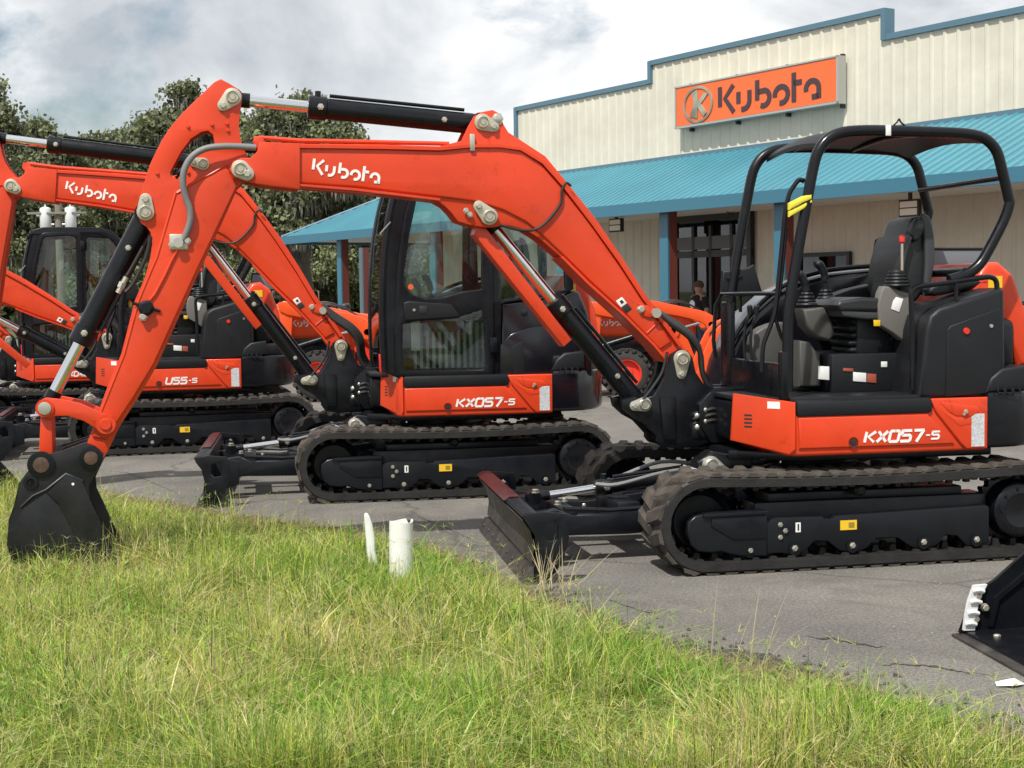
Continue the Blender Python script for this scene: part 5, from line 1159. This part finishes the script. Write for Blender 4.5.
# person at the entrance, back turned
def person(px,zf=0.):
    t=tpx(px,.9); p=W0+BD*t+ND*.9
    vs=[(0,0,.95),(0,0,1.12),(0,0,1.30),(0,.0,1.44),(0,0,1.50),(0,-.01,1.58),(0,-.01,1.66),(0,-.01,1.73),
        (.17,0,1.42),(.24,.0,1.18),(.25,-.04,.96),(-.17,0,1.42),(-.24,0,1.18),(-.25,-.04,.96),(.10,0,.90),(.11,0,.50),(.11,.02,.08),(.12,-.10,.03),(-.10,0,.90),(-.11,0,.50),(-.11,.02,.08),(-.12,-.10,.03),(.25,-.06,.87),(-.25,-.06,.87)]
    ed=[(0,1),(1,2),(2,3),(3,4),(4,5),(5,6),(6,7),(3,8),(8,9),(9,10),(3,11),(11,12),(12,13),(0,14),(14,15),(15,16),(16,17),(0,18),(18,19),(19,20),(20,21),(10,22),(13,23)]
    rad=[.15,.15,.165,.12,.055,.085,.098,.07,.075,.05,.035,.075,.05,.035,.10,.07,.045,.04,.10,.07,.045,.04,.04,.04]
    me=bpy.data.meshes.new('person'); me.from_pydata(vs,ed,[]); o=bpy.data.objects.new('person',me); COL.objects.link(o)
    sk=o.modifiers.new('s','SKIN'); sk.use_smooth_shade=True
    for v,r in zip(me.skin_vertices[0].data,rad): v.radius=(r*1.15 if r>.14 else r,r*.8 if r>.14 else r)
    me.skin_vertices[0].data[0].use_root=True
    o.modifiers.new('u','SUBSURF').levels=2; o.modifiers[-1].render_levels=2
    me.materials.append(mat('skin',(.42,.22,.15),.6))
    o.location=(p[0],p[1],zf); o.rotation_euler=(0,0,math.atan2(ND[1],ND[0])-PI/2+PI)
    tag(o,'person in a black shirt with a white print on the back, standing at the entrance','person')
    CL=mat('black_shirt',(.012,.012,.014),.9)
    obj('shirt',merge(rings((0,0,.92),(0,0,1),[(0,.18),(.12,.175),(.3,.185),(.44,.19),(.53,.15),(.57,.075)],16),cyl((.16,0,1.43),(.245,0,1.22),.085,.065,12),cyl((-.16,0,1.43),(-.245,0,1.22),.085,.065,12)),CL,o)
    obj('trousers',merge(cyl((.10,0,.98),(.115,.02,.06),.12,.075,12),cyl((-.10,0,.98),(-.115,.02,.06),.12,.075,12)),mat('denim',(.05,.06,.09),.9),o)
    obj('hair',merge(sphere((0,.0,1.69),.105,14,10,(1,1.05,.9))),mat('hair',(.09,.05,.03),.8),o)
    obj('back_print',merge(*[xf(rings((0,s_*.178,1.30),(0,s_,0),[(0,.085),(.012,.08)],16),lambda v:v) for s_ in (1,-1)]),WHITE,o)
    return o
person(699)
# ------------------------------------------------------------------ orange tractors behind
TYRE=mat('tyre',(.028,.027,.026),.85,bump=.2,bscale=60,dust=.3,dustcol=(.12,.10,.08))
def wheel(par,x,y,r,w,side):
    s=side
    t=obj('tyre',merge(rings((x,y-s*w/2,r),(0,s,0),[(0,r*.62),(.0,r*.80),(.03,r*.93),(w-.03,r*.93),(w,r*.80),(w,r*.62),(w*.6,r*.58)],32)),TYRE,par)
    g=[]
    nl=20
    for i in range(nl*2):
        a=2*PI*i/(nl*2); yy=y+(w*.25 if i%2 else -w*.25)
        b_=bevel(box(-.028,.028,-w*.27,w*.27,-.02,.035),.006,1)
        sk=.35*(1 if i%2 else -1)
        g.append(xf(b_,lambda v:(x+math.cos(a+sk*v[1])*(r*.95+v[2])-math.sin(a)*v[0],yy+v[1],r+math.sin(a+sk*v[1])*(r*.95+v[2])+math.cos(a)*v[0])))
    obj('tyre_lug',merge(*g),TYRE,t)
    obj('rim',merge(rings((x,y-s*w*.1,r),(0,s,0),[(0,r*.60),(w*.55,r*.62),(w*.56,r*.56),(w*.30,r*.50),(w*.28,r*.28),(w*.45,r*.24),(w*.47,r*.10)],28)),mat('rim_red',(.72,.045,.02),.4),t)
    obj('hub',merge(rings((x,y+s*w*.30,r),(0,s,0),[(0,r*.16),(.05,r*.14),(.06,r*.06)],16)),BLACK,t)
def tractor(px,Z,yaw,label,text=True,loader=True,rops=True,sc=1.):
    d=ray(px,292); X=d[0]/d[1]*Z
    e=thing('tractor',label,'tractor','orange tractors parked behind'); e.location=(X,Z,0); e.rotation_euler=(0,0,math.radians(yaw)); e.scale=(sc,)*3
    # local: x forward, near side is -y (right) when facing right of the picture
    wheel(e,.0,-.55,.36,.24,-1); wheel(e,.0,.55,.36,.24,1); wheel(e,-1.65,-.62,.60,.34,-1); wheel(e,-1.65,.62,.60,.34,1)
    hp=[(.42,.70),(.46,1.0),(.40,1.16),(.20,1.24),(-.30,1.32),(-.72,1.35),(-.74,.92),(-.30,.88),(.05,.86)]
    h=obj('hood',merge(plate(round_path(hp,3),-.31,.31,.09,4)),ORANGE2,e)
    obj('hood_side',merge(plate([(.38,.66),(.40,.90),(-.30,.92),(-.72,.92),(-.72,.60)],-.27,.27,.02)),BLACK,e)
    obj('headlight',merge(rbox(.38,.45,-.24,-.08,1.02,1.10,.015),rbox(.38,.45,.08,.24,1.02,1.10,.015)),WHITE,h)
    if text: obj('maker_lettering',[(lambda g:([(v[0]-.18,-.313-v[2],1.12+v[1]-.12*0) for v in g[0]],g[1]))(wordmark(.10,.004))][0],WHITE,h)
    obj('chassis',merge(rbox(-1.9,.45,-.16,.16,.42,.72,.03),rbox(-.05,.05,-.5,.5,.32,.42,.02),rbox(-1.75,-1.5,-.5,.5,.5,.7,.03)),BLACK,e)
    for y in (-.62,.62): obj('fender',plate(round_path([(-2.25,.78),(-2.15,1.10),(-1.85,1.25),(-1.45,1.25),(-1.12,1.02),(-1.0,.62),(-1.08,.62),(-1.18,.96),(-1.47,1.18),(-1.84,1.18),(-2.08,1.04),(-2.18,.78)],2),y-.20,y+.20,.02),ORANGE2,e)
    obj('seat',merge(rbox(-1.80,-1.38,-.24,.24,.98,1.08,.04,3),rbox(-1.88,-1.76,-.24,.24,1.05,1.45,.04,3)),SEATM,e)
    st=obj('steering_column',merge(tube([(-.85,0,1.0),(-1.08,0,1.38)],.04,10)),BLACK,e); obj('steering_wheel',tube([(-1.08+.09*math.cos(a),.19*math.sin(a),1.38+.16*math.cos(a)) for a in [2*PI*i/20 for i in range(21)]],.016,8),BLACK,st)
    obj('platform',merge(rbox(-1.55,-.72,-.48,.48,.58,.63,.01)),BLACK,e)
    if rops: obj('roll_bar',merge(tube([(-2.0,-.52,.7),(-2.05,-.52,1.5),(-2.10,-.50,2.15),(-2.10,-.40,2.25),(-2.10,.40,2.25),(-2.10,.50,2.15),(-2.05,.52,1.5),(-2.0,.52,.7)],.035,10)),BLACK,e)
    if loader:
        ld=obj('loader_frame',merge(*[plate([(-.62,.45),(-.45,.42),(-.40,.80),(-.36,1.30),(-.44,1.42),(-.56,1.42),(-.58,1.0)],y-.045,y+.045,.01) for y in (-.45,.45)],tube([(-.5,-.45,.55),(-.5,.45,.55)],.05,10)),ORANGE2,e)
        ar=[(-.56,1.34),(-.48,1.44),(.20,1.30),(.62,1.20),(.84,1.02),(1.02,.62),(1.12,.28),(1.02,.20),(.92,.28),(.78,.66),(.64,.92),(.48,1.04),(.10,1.14),(-.44,1.24)]
        obj('loader_arm',merge(*[plate(round_path(ar,2),y-.05,y+.05,.012,2) for y in (-.47,.47)]),ORANGE2,ld)
        obj('arm_boss',merge(*[rings((.70,s_*.40,.98),(0,s_,0),[(0,.10),(.15,.10),(.152,.05),(.12,.045)],18) for s_ in (-1,1)],tube([(.68,-.47,.9),(.68,.47,.9)],.05,10)),ORANGE2,ld)
        for y in (-.47,.47):
            c_=obj('loader_cylinder',merge(cyl((-.42,y,.75),(.15,y,.92),.045,n=12)),BLACK,ld); obj('piston_rod',cyl((.15,y,.92),(.52,y,1.02),.022,n=10),CHROME,c_)
        obj('loader_hose',merge(*[tube([(-.4,-.40,1.3+.02*i),(.1,-.40,1.38+.02*i),(.5,-.38,1.25),(.8,-.38,1.0)],.012,6,4) for i in range(3)]),HOSEB,ld)
        lb=[(1.08,.50),(1.06,.10),(1.12,.04),(1.75,.02),(1.75,.04),(1.16,.08),(1.11,.14),(1.12,.50)]
        obj('loader_shovel',merge(plate(lb,-.78,.78,.004),plate([(1.08,.50),(1.06,.06),(1.6,.03),(1.3,.35)],-.79,-.77,.003),plate([(1.08,.50),(1.06,.06),(1.6,.03),(1.3,.35)],.77,.79,.003)),BLACK,ld)
    return e
tractor(623,23.,0,'orange loader tractor with white lettering on its hood below the long boom')
tractor(322,23.,0,'orange loader tractor with a red front wheel beside the middle swing post',rops=False,sc=1.05)
tractor(772,20.,178,'orange loader tractor half hidden by the nearest swing post and hoses',rops=False,text=False)
tractor(1010,17.,10,'orange tractor behind the tail of the nearest excavator at the right edge',rops=False)
tractor(300,29.,0,'far orange tractor behind the middle canopy excavator by the porch end',rops=True,text=False)
tractor(455,25.,0,'orange tractor seen through the glass of the middle cab',rops=False)
tractor(668,27.,0,'small orange loader tractor in the distance behind the nearest boom foot',text=False,rops=False)
# ------------------------------------------------------------------ utility pole with two transformers
def pole():
    Z=46; d=ray(61,292); X=d[0]/d[1]*Z; e=thing('utility_pole','grey utility pole carrying two white transformers','utility pole',None,(X,Z,0))
    obj('pole_shaft',cyl((0,0,-.1),(0,0,4.6),.13,.11,12),mat('pole_wood',(.20,.18,.15),.9,bump=.3,bscale=30),e)
    PW=mat('transformer_paint',(.60,.62,.62),.4)
    for s in (-1,1):
        t=obj('transformer',rings((s*.38,-.05,3.72),(0,0,1),[(0,.15),(.03,.17),(.60,.17),(.63,.15),(.66,.08)],16),PW,e)
        obj('bushing',merge(tube([(s*.38,-.05,4.36),(s*.38,-.05,4.46)],.03,8),tube([(s*.22,-.05,4.2),(s*.12,-.05,4.2)],.03,6),tube([(s*.22,-.05,3.85),(s*.12,-.05,3.85)],.03,6),tube([(s*.54,-.05,4.1),(s*.66,-.05,4.12)],.03,6)),PW,t)
    obj('crossarm',rbox(-.9,.9,-.2,-.12,4.15,4.22,.01),mat('pole_wood',(.2,.18,.15),.9),e)
pole()
# ------------------------------------------------------------------ trees
BARK=mat('bark',(.10,.085,.068),.9,bump=.5,bscale=12,color2=(.06,.05,.042),nscale=4)
LEAFM=leaf_mat('oak_leaf',.25,.6); MOSSM=leaf_mat('moss_leaf',.2,.9)
def cards(C,size,col,name,parent,matl,up=.3,ln=1.,droop=False):
    n=len(C); a=rng.uniform(0,2*PI,n); 
    nrm=rng.normal(0,1,(n,3)); nrm[:,2]+=up; nrm/=np.linalg.norm(nrm,axis=1)[:,None]
    if droop: u=np.tile([0,0,-1.],(n,1))+rng.normal(0,.08,(n,3)); w=np.stack([np.cos(a),np.sin(a),np.zeros(n)],1)
    else:
        r=rng.normal(0,1,(n,3)); u=np.cross(nrm,r); u/=np.linalg.norm(u,axis=1)[:,None]; w=np.cross(nrm,u)
    s=size[:,None]; V=np.zeros((n,4,3),np.float32)
    V[:,0]=C-w*s*.5; V[:,1]=C+u*s*.6*ln-w*s*.06; V[:,2]=C+w*s*.5; V[:,3]=C-u*s*.6*(ln if not droop else .1)
    Q=np.arange(n*4).reshape(n,4)
    o=strip_mesh(name,V.reshape(-1,3),Q,np.repeat(col,4,0),matl); o.parent=parent; return o
def oak(px,Z,top,half,label,seed,n=17000,trunk=True,base=.25,tint=(.155,.172,.105),moss=.6,lightish=.3,leaf=.16,ztop=None):
    global rng
    r_=np.random.default_rng(seed); rng=r_; n=int(n*3.2)
    d=ray(px,292); X=d[0]/d[1]*Z
    H=1.6+(298-top)/F*Z; Wd=half*1.18/F*Z
    e=thing('oak_tree',label,'tree','trees beyond the lot',(X,Z,0))
    nl=40
    zc0=H*base
    # limbs carry clumps
    tr=[tube([(0,0,-.1),(.1,.05,H*.15),(.05,.1,H*.33),(0,0,H*.5)],[.42,.36,.28,.2],10,3)]
    cen=[]
    for i in range(nl):
        a=2*PI*i/nl*2.4+r_.uniform(-.3,.3); rr=Wd*math.sqrt(r_.uniform(.02,1))*.86 if i else 0
        x,y=rr*math.cos(a),rr*math.sin(a)*.7
        s=r_.uniform(.11,.22)*min(Wd*1.2,H)
        zt=zc0+(H-s*.62-zc0)*math.sqrt(max(.02,1-(rr/Wd)**3.2))*r_.uniform(.80,1.)
        zz=zc0+(zt-zc0)*(r_.uniform(.30,1.) if i%3 else 1.)
        if i==0: zz=H-s*.62
        cen.append((x,y,zz,s))
        if i%2==0: tr.append(tube([(0,0,H*.3),(x*.35,y*.35,H*.30+(zz-H*.3)*.45),(x*.7,y*.7,H*.3+(zz-H*.3)*.8),(x,y,zz)],[.20,.13,.08,.04],7,3))
    if trunk: obj('trunk',merge(*tr),BARK,e)
    cen=np.array(cen); wts=cen[:,3]**2; wts/=wts.sum()
    k=r_.choice(nl,n,p=wts); v=r_.normal(0,1,(n,3)); v/=np.linalg.norm(v,axis=1)[:,None]
    rad=cen[k,3]*(1-.75*r_.random(n)**1.5)*(1+.28*np.sin(v[:,0]*5+k)+.22*np.sin(v[:,2]*9+k*2)+.18*np.sin(v[:,1]*13+k*3))
    C=cen[k,:3]+v*rad[:,None]*np.array([1.5,1.2,.60])
    # twig clusters
    C+=r_.normal(0,.17,(n,3))
    C=C[C[:,2]>.3]; n=len(C)
    t=np.array(tint); shade=r_.uniform(.6,1.5,(n,1))
    col=t*shade; lk=r_.random(n)<lightish; col[lk]=np.array([.22,.25,.11])*r_.uniform(.7,1.2,(lk.sum(),1))
    cards(C,r_.uniform(leaf*.5,leaf*1.3,n)*1.0,np.clip(col,.005,.5),'crown',e,LEAFM)
    if moss:
        m_=int(2600*moss); k=r_.choice(nl,m_); C=cen[k,:3]+np.stack([r_.normal(0,.5,m_)*cen[k,3],r_.normal(0,.5,m_)*cen[k,3],-cen[k,3]*r_.uniform(.2,.9,m_)],1)
        L_=r_.uniform(.5,1.6,m_)
        o=cards(C,np.full(m_,.13),np.array([.27,.265,.22])*r_.uniform(.6,1.2,(m_,1)),'hanging_moss',e,MOSSM,ln=6.,droop=True)
    return e
oak(-32,58,70,52,'dark live oak at the far left edge of the lot',1,n=16000)
oak(44,66,124,46,'round live oak standing left of the two transformers',2,n=14000,moss=.8)
oak(120,70,136,44,'live oak with a low round crown left of the raised elbow of the arm',12,n=14000,moss=.8)
oak(190,62,90,56,'tallest live oak with hanging moss behind the raised elbow of the arm',3,n=22000,moss=1.4)
oak(302,58,104,64,'live oak hung with grey moss left of the porch roof',4,n=26000,moss=2.4)
oak(392,72,188,52,'low oak behind the end of the porch roof',6,n=14000,moss=.8)
oak(150,84,214,110,'bright shrubby tree low beyond the lot on the left',7,n=16000,lightish=.7,base=.05,moss=0)
oak(330,80,215,120,'shrubby tree under the porch roof line',8,n=18000,lightish=.6,base=.05,moss=.5)
oak(470,88,215,90,'tree seen through the glass of the middle cab',9,n=12000,base=.05,moss=0)
oak(20,84,215,100,'shrubby thicket beyond the far left cab',10,n=15000,lightish=.5,base=.05,moss=0)
rng=np.random.default_rng(99)
# far wood closing the horizon
nF=60000; C=np.stack([rng.uniform(-60,25,nF),rng.uniform(92,104,nF),rng.random(nF)**1.1*6.2],1); C[:,2]*=(.70+.25*np.sin(C[:,0]*.5)+.12*np.sin(C[:,0]*1.7))
o=cards(C,rng.uniform(.4,.9,nF),np.array([.05,.07,.028])*rng.uniform(.5,1.5,(nF,1)),'far_woods',None,LEAFM); kind(o,'stuff','dark mass of woods closing the horizon')
# ------------------------------------------------------------------ sky, sun, camera
SUN_AZ=(-.42,-.80); EL=math.radians(56)
w=bpy.data.worlds.new('World'); S.world=w; w.use_nodes=True; nt=w.node_tree; N=nt.nodes; L=nt.links
bg=N['Background']; sky=N.new('ShaderNodeTexSky'); sky.sky_type='NISHITA'; sky.sun_disc=False; sky.sun_elevation=EL
sky.sun_rotation=math.atan2(SUN_AZ[0],SUN_AZ[1]); sky.dust_density=1.5; sky.air_density=1.2
L.new(sky.outputs[0],bg.inputs[0]); bg.inputs[1].default_value=.085
tcw=N.new('ShaderNodeTexCoord'); sep=N.new('ShaderNodeSeparateXYZ'); L.new(tcw.outputs['Generated'],sep.inputs[0])
# clouds on a flat ceiling: divide the direction by its height
ad=N.new('ShaderNodeMath'); ad.operation='MAXIMUM'; ad.inputs[1].default_value=0.0; L.new(sep.outputs['Z'],ad.inputs[0])
a2=N.new('ShaderNodeMath'); a2.operation='ADD'; a2.inputs[1].default_value=.30; L.new(ad.outputs[0],a2.inputs[0])
dx=N.new('ShaderNodeMath'); dx.operation='DIVIDE'; L.new(sep.outputs['X'],dx.inputs[0]); L.new(a2.outputs[0],dx.inputs[1])
dy=N.new('ShaderNodeMath'); dy.operation='DIVIDE'; L.new(sep.outputs['Y'],dy.inputs[0]); L.new(a2.outputs[0],dy.inputs[1])
cb=N.new('ShaderNodeCombineXYZ'); L.new(dx.outputs[0],cb.inputs[0]); L.new(dy.outputs[0],cb.inputs[1]); cb.inputs[2].default_value=CLOUDSEED if 'CLOUDSEED' in globals() else 3.7
mp=N.new('ShaderNodeMapping'); L.new(cb.outputs[0],mp.inputs[0]); mp.inputs['Scale'].default_value=(1.,.8,1.)
mp2=N.new('ShaderNodeMapping'); L.new(tcw.outputs['Generated'],mp2.inputs[0]); mp2.inputs['Scale'].default_value=(1,1,1.55); mp2.inputs['Location'].default_value=(2.3,.7,1.1)
n1=noise(N,L,mp2.outputs[0],4.5,10,.58,.2); n2=noise(N,L,mp2.outputs[0],5.2,9,.55,.3)
cover=ramp(N,L,n1,(.34,(0,0,0)),(.44,(1,1,1)))
ccol=ramp(N,L,n2,(.35,(.45,.485,.53)),(.45,(.61,.64,.67)),(.52,(.76,.78,.80)),(.60,(.94,.94,.94)))
b2=N.new('ShaderNodeBackground'); L.new(ccol,b2.inputs[0]); b2.inputs[1].default_value=1.02
ms=N.new('ShaderNodeMixShader'); L.new(cover,ms.inputs[0]); L.new(bg.outputs[0],ms.inputs[1]); L.new(b2.outputs[0],ms.inputs[2]); L.new(ms.outputs[0],N['World Output'].inputs[0])
sl=bpy.data.lights.new('sun','SUN'); sl.energy=4.3; sl.angle=math.radians(.9); sl.color=(1,.955,.88); so=bpy.data.objects.new('sun',sl); COL.objects.link(so)
h=math.hypot(*SUN_AZ); to=Vector((SUN_AZ[0]/h*math.cos(EL),SUN_AZ[1]/h*math.cos(EL),math.sin(EL)))
so.rotation_euler=to.to_track_quat('Z','Y').to_euler()
cam=bpy.data.cameras.new('camera'); cam.sensor_width=36; cam.lens=F*36/1024; cam.clip_end=3000; cam.clip_start=.05
co=bpy.data.objects.new('camera',cam); COL.objects.link(co); Mx=Matrix([list(r)+[0] for r in RC]+[[0,0,0,1]]); Mx.translation=Vector(CAM); co.matrix_world=Mx; S.camera=co
S.view_settings.view_transform='Standard'; S.view_settings.look='None'; S.view_settings.exposure=.22; S.view_settings.gamma=1
S.cycles.max_bounces=8; S.cycles.transparent_max_bounces=24; S.cycles.use_denoising=True
